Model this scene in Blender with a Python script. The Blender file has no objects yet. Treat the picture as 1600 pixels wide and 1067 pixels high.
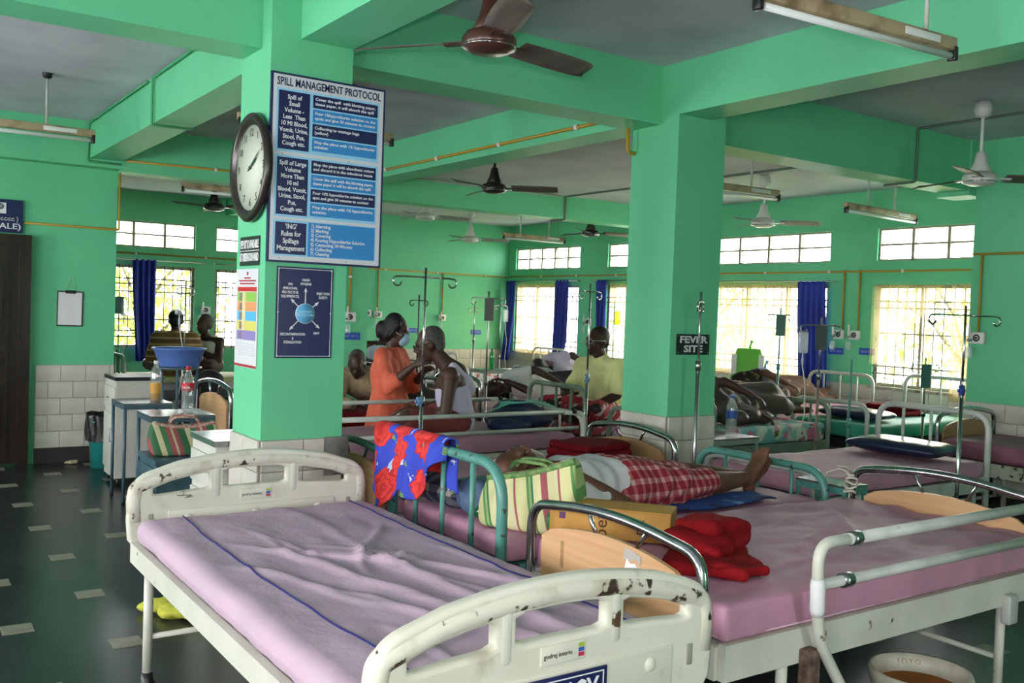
import bpy, bmesh, math, random
from math import sin, cos, pi, radians, sqrt
from mathutils import Vector, Matrix, noise
random.seed(7)
scn = bpy.context.scene
COL = scn.collection
V = Vector

# ------------------------------------------------------------------ camera, sky, light, exposure
def cam_axes(r, p, y):
    Xc = V((sin(y), 0, -cos(y))); Yc = V((-cos(y), 0, -sin(y))); Zc = V((0, 1, 0))
    m = Matrix.Rotation(r, 3, 'Z') @ Matrix.Rotation(p, 3, 'X')
    return m @ Xc, m @ Yc, m @ Zc
_X, _Y, _Z = cam_axes(-.0364, .0328, .9664)
cam_d = bpy.data.cameras.new('camera')
cam_d.sensor_width = 36.0
cam_d.lens = 36.0 * 1483.0 / 1600.0
cam_d.clip_start = .05
cam = bpy.data.objects.new('camera', cam_d)
COL.objects.link(cam)
cam.matrix_world = Matrix.Translation((0, 0, 1.55)) @ Matrix((_X, _Y, _Z)).to_4x4()
scn.camera = cam

scn.view_settings.view_transform = 'Standard'
scn.view_settings.look = 'None'
scn.view_settings.gamma = 1.0
scn.view_settings.use_curve_mapping = False
scn.view_settings.exposure = 0.32

world = bpy.data.worlds.new('overcast_sky')
scn.world = world
world.use_nodes = True
_bg = world.node_tree.nodes['Background']
_bg.inputs[0].default_value = (1.0, 0.95, 0.99, 1)
_bg.inputs[1].default_value = 20.0

def portal(name, loc, rot, sx, sy):
    l = bpy.data.lights.new(name, 'AREA')
    l.shape = 'RECTANGLE'; l.size = sx; l.size_y = sy
    l.cycles.is_portal = True
    o = bpy.data.objects.new(name, l); COL.objects.link(o)
    o.location = loc; o.rotation_euler = rot
    return o
RX = (pi/2, 0, pi/2)        # light faces -X (stands on the right wall)
RF = (pi/2, 0, pi)          # faces -Y  (placeholder, fixed below)
def portal_dir(name, loc, d, sx, sy):
    o = portal(name, loc, (0, 0, 0), sx, sy)
    o.rotation_euler = V(d).to_track_quat('-Z', 'Y').to_euler()
    return o
scn.cycles.max_bounces = 8; scn.cycles.diffuse_bounces = 4; scn.cycles.glossy_bounces = 3
scn.cycles.transmission_bounces = 6; scn.cycles.transparent_max_bounces = 12; scn.cycles.sample_clamp_indirect = 8
# daylight openings: right wall, far wall, and the two sides of the ward behind the photographer
for (y0, y1) in ((11.3, 13.0), (8.9, 10.65), (6.8, 8.62), (4.62, 6.2)):
    portal_dir('daylight_right', (9.1, (y0+y1)/2, 1.42), (-1, 0, 0), y1-y0, 1.1)
    portal_dir('daylight_right', (9.1, (y0+y1)/2, 2.39), (-1, 0, 0), y1-y0, .36)
for (x0, x1) in ((2.2, 3.8), (4.08, 5.5)):
    portal_dir('daylight_far', ((x0+x1)/2, 13.3, 1.42), (0, -1, 0), x1-x0, 1.1)
    portal_dir('daylight_far', ((x0+x1)/2, 13.3, 2.39), (0, -1, 0), x1-x0, .36)
LEFT_WIN = ((-1.7, -.4), (1.1, 2.4), (3.9, 5.2), (6.7, 8.0))
for (y0, y1) in LEFT_WIN:
    portal_dir('daylight_left', (-3.1, (y0+y1)/2, 1.5), (1, 0, 0), y1-y0, 1.3)
BACK_WIN = ((2.8, 3.4),)
for (x0, x1) in BACK_WIN:
    portal_dir('daylight_back', ((x0+x1)/2, -3.1, 1.5), (0, 1, 0), x1-x0, 1.3)
# the photographer's flash, just above the lens
_fl = bpy.data.lights.new('camera_flash', 'SPOT')
_fl.energy = 115; _fl.spot_size = radians(95); _fl.spot_blend = .6; _fl.shadow_soft_size = .03
_fl.color = (1, .94, .95)
flash = bpy.data.objects.new('camera_flash', _fl); COL.objects.link(flash)
flash.matrix_world = cam.matrix_world @ Matrix.Translation((0, .11, .02))

# ------------------------------------------------------------------ materials
_mats = {}
def lin(c):
    if isinstance(c, str):
        c = c.lstrip('#'); c = [int(c[i:i+2], 16)/255 for i in (0, 2, 4)]
        c = [x/12.92 if x <= .04045 else ((x+.055)/1.055)**2.4 for x in c]
    return (c[0], c[1], c[2], 1)
def mat(name, col, rough=.6, metal=0, col2=None, scale=6, lo=.35, hi=.65, bump=0, bscale=60, wear=None, wscale=9, wlo=.62, whi=.68, spec=.4, trans=0, alpha=1, stretch=None, detail=3):
    if name in _mats: return _mats[name]
    m = bpy.data.materials.new(name); m.use_nodes = True
    nt = m.node_tree; N = nt.nodes; L = nt.links
    b = N['Principled BSDF']
    b.inputs['Base Color'].default_value = lin(col)
    b.inputs['Roughness'].default_value = rough
    b.inputs['Metallic'].default_value = metal
    b.inputs['Specular IOR Level'].default_value = spec
    if trans: b.inputs['Transmission Weight'].default_value = trans
    if alpha < 1: b.inputs['Alpha'].default_value = alpha
    tc = N.new('ShaderNodeTexCoord'); src = tc.outputs['Object']
    if stretch:
        mp = N.new('ShaderNodeMapping'); mp.inputs['Scale'].default_value = stretch
        L.new(src, mp.inputs[0]); src = mp.outputs[0]
    def nz(s, det=3):
        n = N.new('ShaderNodeTexNoise'); n.inputs['Scale'].default_value = s; n.inputs['Detail'].default_value = det
        L.new(src, n.inputs['Vector']); return n.outputs['Fac']
    out = None
    if col2 is not None:
        r = N.new('ShaderNodeValToRGB'); r.color_ramp.elements[0].position = lo; r.color_ramp.elements[1].position = hi
        r.color_ramp.elements[0].color = lin(col); r.color_ramp.elements[1].color = lin(col2)
        L.new(nz(scale, detail), r.inputs[0]); out = r.outputs[0]
    if wear is not None:
        r = N.new('ShaderNodeValToRGB'); r.color_ramp.elements[0].position = wlo; r.color_ramp.elements[1].position = whi
        r.color_ramp.elements[0].color = (0, 0, 0, 1); r.color_ramp.elements[1].color = (1, 1, 1, 1)
        L.new(nz(wscale, 6), r.inputs[0])
        mx = N.new('ShaderNodeMix'); mx.data_type = 'RGBA'
        L.new(r.outputs[0], mx.inputs[0])
        mx.inputs[6].default_value = lin(col); mx.inputs[7].default_value = lin(wear)
        if out: L.new(out, mx.inputs[6])
        out = mx.outputs[2]
    if out: L.new(out, b.inputs['Base Color'])
    if bump:
        bp = N.new('ShaderNodeBump'); bp.inputs['Strength'].default_value = bump; bp.inputs['Distance'].default_value = .01
        L.new(nz(bscale, 4), bp.inputs['Height']); L.new(bp.outputs[0], b.inputs['Normal'])
    _mats[name] = m
    return m
def stripes(name, cols, freq, axis=0, rough=.8, bump=.2):
    """repeating stripes along one object axis: cols = [(width, colour), ...]"""
    if name in _mats: return _mats[name]
    m = bpy.data.materials.new(name); m.use_nodes = True
    nt = m.node_tree; N = nt.nodes; L = nt.links; b = N['Principled BSDF']
    b.inputs['Roughness'].default_value = rough
    tc = N.new('ShaderNodeTexCoord'); sp = N.new('ShaderNodeSeparateXYZ'); L.new(tc.outputs['UV'], sp.inputs[0])
    mu = N.new('ShaderNodeMath'); mu.operation = 'MULTIPLY'; mu.inputs[1].default_value = freq
    L.new(sp.outputs[axis], mu.inputs[0])
    fr = N.new('ShaderNodeMath'); fr.operation = 'FRACT'; L.new(mu.outputs[0], fr.inputs[0])
    r = N.new('ShaderNodeValToRGB'); r.color_ramp.interpolation = 'CONSTANT'
    tot = sum(w for w, c in cols); t = 0
    for i, (w, c) in enumerate(cols):
        e = r.color_ramp.elements[i] if i < 2 else r.color_ramp.elements.new(t/tot)
        e.position = t/tot; e.color = lin(c); t += w
    L.new(fr.outputs[0], r.inputs[0]); L.new(r.outputs[0], b.inputs['Base Color'])
    _mats[name] = m
    return m
def checks(name, a, c, d, fx, fy, rough=.85):
    """woven checks in UV: base a, stripes c, crossings d"""
    if name in _mats: return _mats[name]
    m = bpy.data.materials.new(name); m.use_nodes = True
    nt = m.node_tree; N = nt.nodes; L = nt.links; b = N['Principled BSDF']
    b.inputs['Roughness'].default_value = rough
    tc = N.new('ShaderNodeTexCoord'); sp = N.new('ShaderNodeSeparateXYZ'); L.new(tc.outputs['UV'], sp.inputs[0])
    outs = []
    for ax, fq in ((0, fx), (1, fy)):
        mu = N.new('ShaderNodeMath'); mu.operation = 'MULTIPLY'; mu.inputs[1].default_value = fq
        L.new(sp.outputs[ax], mu.inputs[0])
        fr = N.new('ShaderNodeMath'); fr.operation = 'FRACT'; L.new(mu.outputs[0], fr.inputs[0])
        gt = N.new('ShaderNodeMath'); gt.operation = 'GREATER_THAN'; gt.inputs[1].default_value = .62
        L.new(fr.outputs[0], gt.inputs[0]); outs.append(gt.outputs[0])
    ad = N.new('ShaderNodeMath'); ad.operation = 'ADD'; L.new(outs[0], ad.inputs[0]); L.new(outs[1], ad.inputs[1])
    dv = N.new('ShaderNodeMath'); dv.operation = 'MULTIPLY'; dv.inputs[1].default_value = .5; L.new(ad.outputs[0], dv.inputs[0])
    r = N.new('ShaderNodeValToRGB'); r.color_ramp.interpolation = 'CONSTANT'
    r.color_ramp.elements[0].color = lin(a); r.color_ramp.elements[1].position = .25; r.color_ramp.elements[1].color = lin(c)
    e = r.color_ramp.elements.new(.75); e.color = lin(d)
    L.new(dv.outputs[0], r.inputs[0]); L.new(r.outputs[0], b.inputs['Base Color'])
    _mats[name] = m
    return m
def floral(name, base, cols, scale, thr, rough=.8, base2=None):
    """printed cloth: base with voronoi blossoms of several colours (UV space, metres)"""
    if name in _mats: return _mats[name]
    m = bpy.data.materials.new(name); m.use_nodes = True
    nt = m.node_tree; N = nt.nodes; L = nt.links; b = N['Principled BSDF']
    b.inputs['Roughness'].default_value = rough
    tc = N.new('ShaderNodeTexCoord'); prev = None
    base_out = None
    if base2:
        w = N.new('ShaderNodeTexNoise'); w.inputs['Scale'].default_value = 5; L.new(tc.outputs['UV'], w.inputs['Vector'])
        rr = N.new('ShaderNodeValToRGB'); rr.color_ramp.elements[0].position = .48; rr.color_ramp.elements[1].position = .53
        rr.color_ramp.elements[0].color = lin(base); rr.color_ramp.elements[1].color = lin(base2)
        L.new(w.outputs['Fac'], rr.inputs[0]); base_out = rr.outputs[0]
    for i, (c, s, t, c_in) in enumerate(cols):
        nzn = N.new('ShaderNodeTexNoise'); nzn.inputs['Scale'].default_value = s*4
        L.new(tc.outputs['UV'], nzn.inputs['Vector'])
        mxv = N.new('ShaderNodeMix'); mxv.data_type = 'VECTOR'; mxv.inputs[0].default_value = .06
        mp = N.new('ShaderNodeMapping'); mp.inputs['Location'].default_value = (i*3.7+.3, i*1.3+.2, 0)
        L.new(tc.outputs['UV'], mp.inputs[0]); L.new(mp.outputs[0], mxv.inputs[4]); L.new(nzn.outputs['Color'], mxv.inputs[5])
        vo = N.new('ShaderNodeTexVoronoi'); vo.inputs['Scale'].default_value = s; vo.inputs['Randomness'].default_value = .8
        L.new(mxv.outputs[1], vo.inputs['Vector'])
        lt = N.new('ShaderNodeMath'); lt.operation = 'LESS_THAN'; lt.inputs[1].default_value = t
        L.new(vo.outputs['Distance'], lt.inputs[0])
        # petals: rings inside the blossom
        wv = N.new('ShaderNodeMath'); wv.operation = 'MULTIPLY'; wv.inputs[1].default_value = 3.2/t; L.new(vo.outputs['Distance'], wv.inputs[0])
        fr = N.new('ShaderNodeMath'); fr.operation = 'FRACT'; L.new(wv.outputs[0], fr.inputs[0])
        pm = N.new('ShaderNodeMix'); pm.data_type = 'RGBA'; L.new(fr.outputs[0], pm.inputs[0])
        pm.inputs[6].default_value = lin(c); pm.inputs[7].default_value = lin(c_in)
        mx = N.new('ShaderNodeMix'); mx.data_type = 'RGBA'; L.new(lt.outputs[0], mx.inputs[0])
        if prev: L.new(prev, mx.inputs[6])
        elif base_out: L.new(base_out, mx.inputs[6])
        else: mx.inputs[6].default_value = lin(base)
        L.new(pm.outputs[2], mx.inputs[7]); prev = mx.outputs[2]
    L.new(prev, b.inputs['Base Color'])
    _mats[name] = m
    return m
def glassy(name, tint=(1, 1, 1), gl=.08, diff=0, dcol=(1, 1, 1)):
    """thin clear sheet: lets light straight through, with a little gloss and optional milkiness"""
    if name in _mats: return _mats[name]
    m = bpy.data.materials.new(name); m.use_nodes = True
    nt = m.node_tree; N = nt.nodes; L = nt.links
    N.remove(N['Principled BSDF']); o = N['Material Output']
    t = N.new('ShaderNodeBsdfTransparent'); t.inputs[0].default_value = lin(tint)
    g = N.new('ShaderNodeBsdfGlossy'); g.inputs['Roughness'].default_value = .08
    mx = N.new('ShaderNodeMixShader'); mx.inputs[0].default_value = gl
    L.new(t.outputs[0], mx.inputs[1]); L.new(g.outputs[0], mx.inputs[2]); last = mx.outputs[0]
    if diff:
        d = N.new('ShaderNodeBsdfTranslucent'); d.inputs[0].default_value = lin(dcol)
        d2 = N.new('ShaderNodeBsdfDiffuse'); d2.inputs[0].default_value = lin(dcol)
        m2 = N.new('ShaderNodeMixShader'); m2.inputs[0].default_value = .5
        L.new(d.outputs[0], m2.inputs[1]); L.new(d2.outputs[0], m2.inputs[2])
        m3 = N.new('ShaderNodeMixShader'); m3.inputs[0].default_value = diff
        L.new(last, m3.inputs[1]); L.new(m2.outputs[0], m3.inputs[2]); last = m3.outputs[0]
    L.new(last, o.inputs[0])
    _mats[name] = m
    return m

GREEN = mat('green_wall_paint', (.145, .57, .305), .48, col2=(.13, .53, .28), scale=1.3, bump=.12, bscale=35, spec=.25, wear=(.12, .44, .24), wscale=3.5, wlo=.66, whi=.8)
CEIL = mat('whitewash_ceiling', (.55, .57, .62), .9, col2=(.44, .46, .52), scale=1.6, bump=.15, bscale=20)
FLOOR = mat('dark_stone_floor', (.028, .036, .036), .26, col2=(.016, .022, .022), scale=3.5, bump=.12, bscale=9, spec=.5, wear=(.05, .06, .06), wscale=2.5, wlo=.55, whi=.8)
INLAY = mat('beige_inlay_tile', (.26, .25, .19), .35, col2=(.17, .165, .13), scale=14, lo=.3, hi=.7)
TILE = mat('cream_glazed_tile', (.62, .60, .53), .22, col2=(.50, .48, .42), scale=5, spec=.5, wear=(.22, .18, .13), wscale=7, wlo=.7, whi=.85)
GROUT = mat('grey_grout', (.28, .26, .22), .9)
PLINTH = mat('dark_plinth', (.03, .028, .025), .5)
WOODDK = mat('dark_polished_wood', (.028, .014, .010), .28, col2=(.014, .008, .006), scale=6, stretch=(6, 6, .6), spec=.5)
ENAMEL = mat('cream_enamel_chipped', (.66, .67, .58), .38, col2=(.56, .57, .48), scale=4, wear=(.10, .05, .025), wscale=11, wlo=.68, whi=.71, spec=.45)
ENAMELR = mat('cream_enamel_rusty_rim', (.66, .65, .55), .4, col2=(.42, .38, .28), scale=10, lo=.5, hi=.75, wear=(.05, .03, .02), wscale=20, wlo=.60, whi=.635, spec=.45)
ABSW = mat('cream_moulded_plastic', (.70, .70, .60), .42, col2=(.62, .61, .50), scale=2.5, wear=(.40, .36, .25), wscale=6, wlo=.62, whi=.78, spec=.4)
GREYTUBE = mat('grey_white_painted_tube', (.50, .53, .48), .36, col2=(.40, .43, .39), scale=8, wear=(.07, .05, .035), wscale=30, wlo=.7, whi=.73)
TEAL = mat('teal_painted_tube', (.10, .31, .26), .33, col2=(.075, .24, .20), scale=7, wear=(.05, .045, .035), wscale=24, wlo=.63, whi=.67, spec=.5)
TEALDK = mat('dark_green_painted_tube', (.02, .07, .05), .4)
SAGE = mat('sage_painted_tube', (.23, .31, .25), .4, col2=(.17, .24, .19), scale=9, wear=(.06, .05, .04), wscale=30, wlo=.68, whi=.71)
CHROME = mat('worn_chrome', (.55, .56, .57), .18, 1.0, col2=(.40, .41, .42), scale=20)
STEEL = mat('dull_stainless_steel', (.42, .43, .43), .3, 1.0)
IRONDK = mat('dark_iron', (.03, .03, .032), .45, .6)
LAMIN = mat('beech_laminate', (.64, .39, .20), .42, col2=(.57, .33, .16), scale=5, stretch=(1, .35, 9), bump=.02)
LAMDK = mat('worn_beech_laminate', (.40, .24, .11), .45, col2=(.31, .18, .08), scale=5, stretch=(1, .35, 9))
SHEETL = mat('lilac_sheet', (.54, .39, .49), .85, col2=(.46, .35, .43), scale=2.2, bump=.25, bscale=28)
SHEETP = mat('pink_rexine', (.55, .27, .38), .55, col2=(.44, .23, .32), scale=2.0, bump=.22, bscale=22)
SHEETPL = mat('pale_pink_sheet', (.62, .33, .38), .7, col2=(.55, .27, .33), scale=3, bump=.2, bscale=25)
NAVY = mat('navy_vinyl', (.012, .017, .05), .28, spec=.6, bump=.15, bscale=14)
NAVYSIGN = mat('navy_sign_board', (.012, .018, .09), .3, spec=.5)
WHITEP = mat('white_print', (.80, .80, .82), .5)
WHITEB = mat('white_sign_board', (.66, .66, .70), .35, spec=.5)
SKYB = mat('sky_blue_print', (.30, .62, .85), .4)
MIDB = mat('mid_blue_print', (.035, .25, .60), .4)
BLACKP = mat('black_plastic', (.012, .012, .013), .35, spec=.5)
WHITEPL = mat('white_plastic', (.72, .73, .71), .4)
YPIPE = mat('ochre_painted_pipe', (.42, .26, .03), .42)
PIPEGR = mat('green_painted_conduit', (.06, .33, .15), .45)
CURT = mat('royal_blue_curtain', (.022, .045, .38), .6, col2=(.015, .03, .27), scale=3)
SHEER = glassy('cream_net_curtain', (1, .95, .82), .0, .16, (.80, .70, .48))
GLASS = glassy('window_glass', (.96, .98, .98), .06)
FROST = glassy('frosted_glass', (.97, .98, 1), .04, .25, (.95, .97, 1))
GRILLE = mat('cream_window_steel', (.34, .31, .22), .5, wear=(.12, .09, .06), wscale=9, wlo=.6, whi=.7)
GRILLEDK = mat('dark_grille_steel', (.10, .10, .09), .5)
MAROON = mat('maroon_wool', (.20, .008, .014), .95, col2=(.13, .005, .01), scale=18, bump=.5, bscale=120, spec=.15)
REDW = mat('red_wool', (.31, .010, .015), .95, col2=(.22, .007, .01), scale=14, bump=.5, bscale=120, spec=.15)
STEELBLUE = mat('blue_grey_painted_steel', (.06, .12, .15), .35, col2=(.045, .09, .12), scale=9, spec=.5, wear=(.03, .03, .03), wscale=22, wlo=.66, whi=.7)
ALU = mat('scuffed_steel_top', (.36, .38, .38), .25, .8, col2=(.22, .24, .24), scale=6)
CREAMBOX = mat('cream_painted_steel', (.60, .60, .55), .4, col2=(.52, .52, .47), scale=3)
FANBR = mat('brown_fan_enamel', (.075, .028, .020), .3, spec=.5, col2=(.05, .02, .015), scale=8)
FANDK = mat('dark_fan_enamel', (.018, .014, .012), .3, spec=.5)
FANWH = mat('white_fan_enamel', (.55, .57, .54), .35)
FANBL = mat('dusty_fan_blade', (.13, .11, .095), .5, col2=(.08, .065, .055), scale=7)
FANBLW = mat('grey_fan_blade', (.30, .31, .29), .5)
BATTEN = mat('dusty_batten', (.42, .33, .20), .55, col2=(.20, .13, .07), scale=9, lo=.45, hi=.7)
TUBEG = mat('unlit_tube_glass', (.72, .76, .74), .2, spec=.6)
BARK = mat('tree_bark', (.10, .07, .05), .9)
LEAF = glassy('sunlit_leaf', (1, 1, 1), 0, .999, (.42, .50, .07))
GRND = mat('outside_ground', (.30, .28, .20), .9, col2=(.20, .26, .10), scale=.6)
# ------------------------------------------------------------------ geometry helpers
class G:
    """collects vertices and faces; each add_* returns self"""
    def __init__(s): s.v = []; s.f = []; s.sm = []
    def add(s, vs, fs, smooth=False, m=None):
        n = len(s.v)
        s.v += [tuple(m @ V(p)) if m else tuple(p) for p in vs]
        s.f += [[i+n for i in f] for f in fs]
        s.sm += [smooth]*len(fs)
        return s
    def box(s, a, b, m=None):
        x0, y0, z0 = a; x1, y1, z1 = b
        vs = [(x0,y0,z0),(x1,y0,z0),(x1,y1,z0),(x0,y1,z0),(x0,y0,z1),(x1,y0,z1),(x1,y1,z1),(x0,y1,z1)]
        return s.add(vs, [(0,3,2,1),(4,5,6,7),(0,1,5,4),(1,2,6,5),(2,3,7,6),(3,0,4,7)], False, m)
    def cbox(s, c, d, m=None):
        return s.box([c[i]-d[i]/2 for i in range(3)], [c[i]+d[i]/2 for i in range(3)], m)
    def bevbox(s, c, d, r, m=None):
        """box with chamfered edges"""
        return s.rbox(c, d, r, 1, m, smooth=False)
    def rbox(s, c, d, r, n=2, m=None, res=None, fn=None, smooth=True):
        """rounded box; res = (nx,ny,nz) divisions between the rounded rims, fn displaces a vertex (p, normal)->p"""
        h = [d[i]/2 for i in range(3)]; r = min(r, min(h)*.999)
        res = res or (1, 1, 1)
        ax = []
        for i in range(3):
            inner = h[i]-r
            a = [-h[i] + r*(1-cos(pi/2*k/n))*1.0 for k in range(n)]
            a += [-inner + 2*inner*k/res[i] for k in range(res[i]+1)]
            a += [h[i] - r*(1-cos(pi/2*(n-1-k)/n)) for k in range(n)]
            ax.append(a)
        idx = {}; vs = []; fs = []
        def vert(i, j, k):
            key = (i, j, k)
            if key in idx: return idx[key]
            p = V((ax[0][i], ax[1][j], ax[2][k]))
            q = V([max(-(h[t]-r), min(h[t]-r, p[t])) for t in range(3)])
            dlt = p-q
            nrm = dlt.normalized() if dlt.length > 1e-9 else V((0, 0, 1))
            p = q + nrm*r
            if fn: p = fn(p, nrm)
            idx[key] = len(vs); vs.append(p + V(c)); return idx[key]
        I, J, K = len(ax[0])-1, len(ax[1])-1, len(ax[2])-1
        for i in range(I):
            for j in range(J):
                fs.append((vert(i,j,0), vert(i,j+1,0), vert(i+1,j+1,0), vert(i+1,j,0)))
                fs.append((vert(i,j,K), vert(i+1,j,K), vert(i+1,j+1,K), vert(i,j+1,K)))
        for i in range(I):
            for k in range(K):
                fs.append((vert(i,0,k), vert(i+1,0,k), vert(i+1,0,k+1), vert(i,0,k+1)))
                fs.append((vert(i,J,k), vert(i,J,k+1), vert(i+1,J,k+1), vert(i+1,J,k)))
        for j in range(J):
            for k in range(K):
                fs.append((vert(0,j,k), vert(0,j,k+1), vert(0,j+1,k+1), vert(0,j+1,k)))
                fs.append((vert(I,j,k), vert(I,j+1,k), vert(I,j+1,k+1), vert(I,j,k+1)))
        return s.add(vs, fs, smooth, m)
    def tube(s, path, r, seg=8, m=None, cap=True, closed=False):
        P = [V(p) for p in path]; n = len(P)
        rr = r if isinstance(r, (list, tuple)) else [r]*n
        vs = []; fs = []
        t0 = (P[1]-P[0]).normalized()
        a = V((0,0,1)) if abs(t0.z) < .9 else V((1,0,0))
        u = t0.cross(a).normalized()
        for i in range(n):
            if closed: t = (P[(i+1)%n]-P[i-1]).normalized()
            else: t = ((P[i+1] if i < n-1 else P[i]) - (P[i-1] if i else P[i])).normalized()
            u = (u - t*u.dot(t)).normalized(); w = t.cross(u)
            for k in range(seg):
                an = 2*pi*k/seg
                vs.append(P[i] + (u*cos(an)+w*sin(an))*rr[i])
        for i in range(n if closed else n-1):
            for k in range(seg):
                j = (i+1) % n; k2 = (k+1) % seg
                fs.append((i*seg+k, i*seg+k2, j*seg+k2, j*seg+k))
        if cap and not closed:
            fs.append(tuple(range(seg-1, -1, -1))); fs.append(tuple((n-1)*seg+k for k in range(seg)))
        return s.add(vs, fs, True, m)
    def cyl(s, c0, c1, r0, r1=None, seg=16, m=None):
        return s.tube([c0, c1], [r0, r0 if r1 is None else r1], seg, m)
    def lathe(s, prof, seg=24, m=None, smooth=True):
        """prof = [(r, z)...] about Z"""
        vs = []; fs = []; n = len(prof)
        for k in range(seg):
            a = 2*pi*k/seg
            for r, z in prof: vs.append((max(r, 1e-4)*cos(a), max(r, 1e-4)*sin(a), z))
        for k in range(seg):
            k2 = (k+1) % seg
            for i in range(n-1): fs.append((k*n+i, k2*n+i, k2*n+i+1, k*n+i+1))
        return s.add(vs, fs, smooth, m)
    def prism(s, poly, y0, y1, m=None):
        """poly in (x,z), extruded along y"""
        n = len(poly)
        vs = [(x, y0, z) for x, z in poly] + [(x, y1, z) for x, z in poly]
        fs = [tuple(range(n)), tuple(range(2*n-1, n-1, -1))] + [(i, i+n, (i+1) % n+n, (i+1) % n) for i in range(n)]
        return s.add(vs, fs, False, m)
    def grid(s, fn, nu, nv, smooth=True, m=None):
        vs = [fn(i/nu, j/nv) for i in range(nu+1) for j in range(nv+1)]
        fs = [(i*(nv+1)+j, (i+1)*(nv+1)+j, (i+1)*(nv+1)+j+1, i*(nv+1)+j+1) for i in range(nu) for j in range(nv)]
        return s.add(vs, fs, smooth, m)
    def ell(s, c, r, rot=None, seg=12, m=None):
        vs = []; fs = []; rings = max(6, seg//2)
        for i in range(rings+1):
            th = pi*i/rings
            for k in range(seg):
                a = 2*pi*k/seg
                p = V((r[0]*sin(th)*cos(a), r[1]*sin(th)*sin(a), r[2]*cos(th)))
                if rot: p = rot @ p
                vs.append(p+V(c))
        for i in range(rings):
            for k in range(seg):
                k2 = (k+1) % seg
                fs.append((i*seg+k, (i+1)*seg+k, (i+1)*seg+k2, i*seg+k2))
        return s.add(vs, fs, True, m)
def fillet(pts, r, n=5):
    P = [V(p) for p in pts]; out = [P[0]]
    for i in range(1, len(P)-1):
        a, b, c = P[i-1], P[i], P[i+1]
        d1 = (a-b); d2 = (c-b); l = min(r, d1.length*.49, d2.length*.49)
        p1 = b + d1.normalized()*l; p2 = b + d2.normalized()*l
        for k in range(n+1):
            t = k/n
            out.append(p1*(1-t)**2 + b*2*t*(1-t) + p2*t*t)
    out.append(P[-1]); return out
def arc(c, r, a0, a1, n, plane='xz'):
    out = []
    for k in range(n+1):
        a = a0+(a1-a0)*k/n
        out.append((c[0]+r*cos(a), c[1], c[2]+r*sin(a)) if plane == 'xz' else (c[0]+r*cos(a), c[1]+r*sin(a), c[2]))
    return out
def mesh_of(name, g, uv=None):
    me = bpy.data.meshes.new(name)
    me.from_pydata([tuple(p) for p in g.v], [], g.f)
    me.polygons.foreach_set('use_smooth', g.sm)
    if uv:
        l = me.uv_layers.new(name='UVMap')
        for lp in me.loops:
            l.data[lp.index].uv = uv(me.vertices[lp.vertex_index].co)
    bm = bmesh.new(); bm.from_mesh(me); bmesh.ops.remove_doubles(bm, verts=bm.verts, dist=1e-6)
    bmesh.ops.recalc_face_normals(bm, faces=bm.faces); bm.to_mesh(me); bm.free()
    me.update(); return me
def link(name, me, m, parent=None):
    o = bpy.data.objects.new(name, me); COL.objects.link(o)
    if m is not None and me is not None:
        if not me.materials: me.materials.append(m)
    if parent: o.parent = parent
    return o
def obj(name, g, m, parent=None, uv=None):
    return link(name, mesh_of(name, g, uv), m, parent)
def tag(o, label, cat, group=None, kind=None):
    o['label'] = label; o['category'] = cat
    if group: o['group'] = group
    if kind: o['kind'] = kind
    return o
def thing(name, label, cat, loc=(0,0,0), rz=0, group=None):
    o = bpy.data.objects.new(name, None); COL.objects.link(o)
    o.location = loc; o.rotation_euler = (0, 0, rz); o.empty_display_size = .1
    return tag(o, label, cat, group)
def struct(name, g, m, parent=None):
    o = obj(name, g, m, parent)
    if not parent: o['kind'] = 'structure'
    return o
def copy_tree(o, parent=None):
    c = o.copy(); COL.objects.link(c); c.parent = parent
    for ch in list(o.children): copy_tree(ch, c)
    return c
def dup(o, loc, rz=0, label=None, group=None):
    c = copy_tree(o); c.location = loc; c.rotation_euler = (0, 0, rz)
    if label: c['label'] = label
    if group: c['group'] = group
    return c
TMP = bpy.data.scenes.new('scratch')       # shapes are evaluated here, away from the big scene
def evaluated(t):
    TMP.collection.objects.link(t)
    vl = TMP.view_layers[0]; vl.update()
    me = bpy.data.meshes.new_from_object(t.evaluated_get(vl.depsgraph))
    return me
def text(name, s, size, m, parent, mtx, align='CENTER', bold=0, width=None, thick=.0006, spacing=1.0):
    """flat lettering as a thin mesh; mtx puts its x/y plane where it belongs"""
    cu = bpy.data.curves.new(name, 'FONT')
    cu.body = s; cu.size = size; cu.align_x = align; cu.align_y = 'CENTER'; cu.extrude = thick
    cu.offset = bold; cu.resolution_u = 2; cu.space_line = spacing
    t = bpy.data.objects.new('tmp_text', cu)
    me = evaluated(t)
    bpy.data.objects.remove(t); bpy.data.curves.remove(cu)
    if width:
        xs = [v.co.x for v in me.vertices]
        if xs:
            w = max(xs)-min(xs)
            for v in me.vertices: v.co.x *= width/w
    me.materials.clear()
    o = link(name, me, m, parent); o.matrix_local = mtx
    return o
def fr(origin, x, y):
    """matrix whose local x/y axes are the given directions"""
    x = V(x).normalized(); y = V(y).normalized(); z = x.cross(y)
    return Matrix.Translation(origin) @ Matrix((x, y, z)).transposed().to_4x4()
def nz(x, y, z=0, s=1): return noise.noise(V((x*s, y*s, z*s)))

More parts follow.
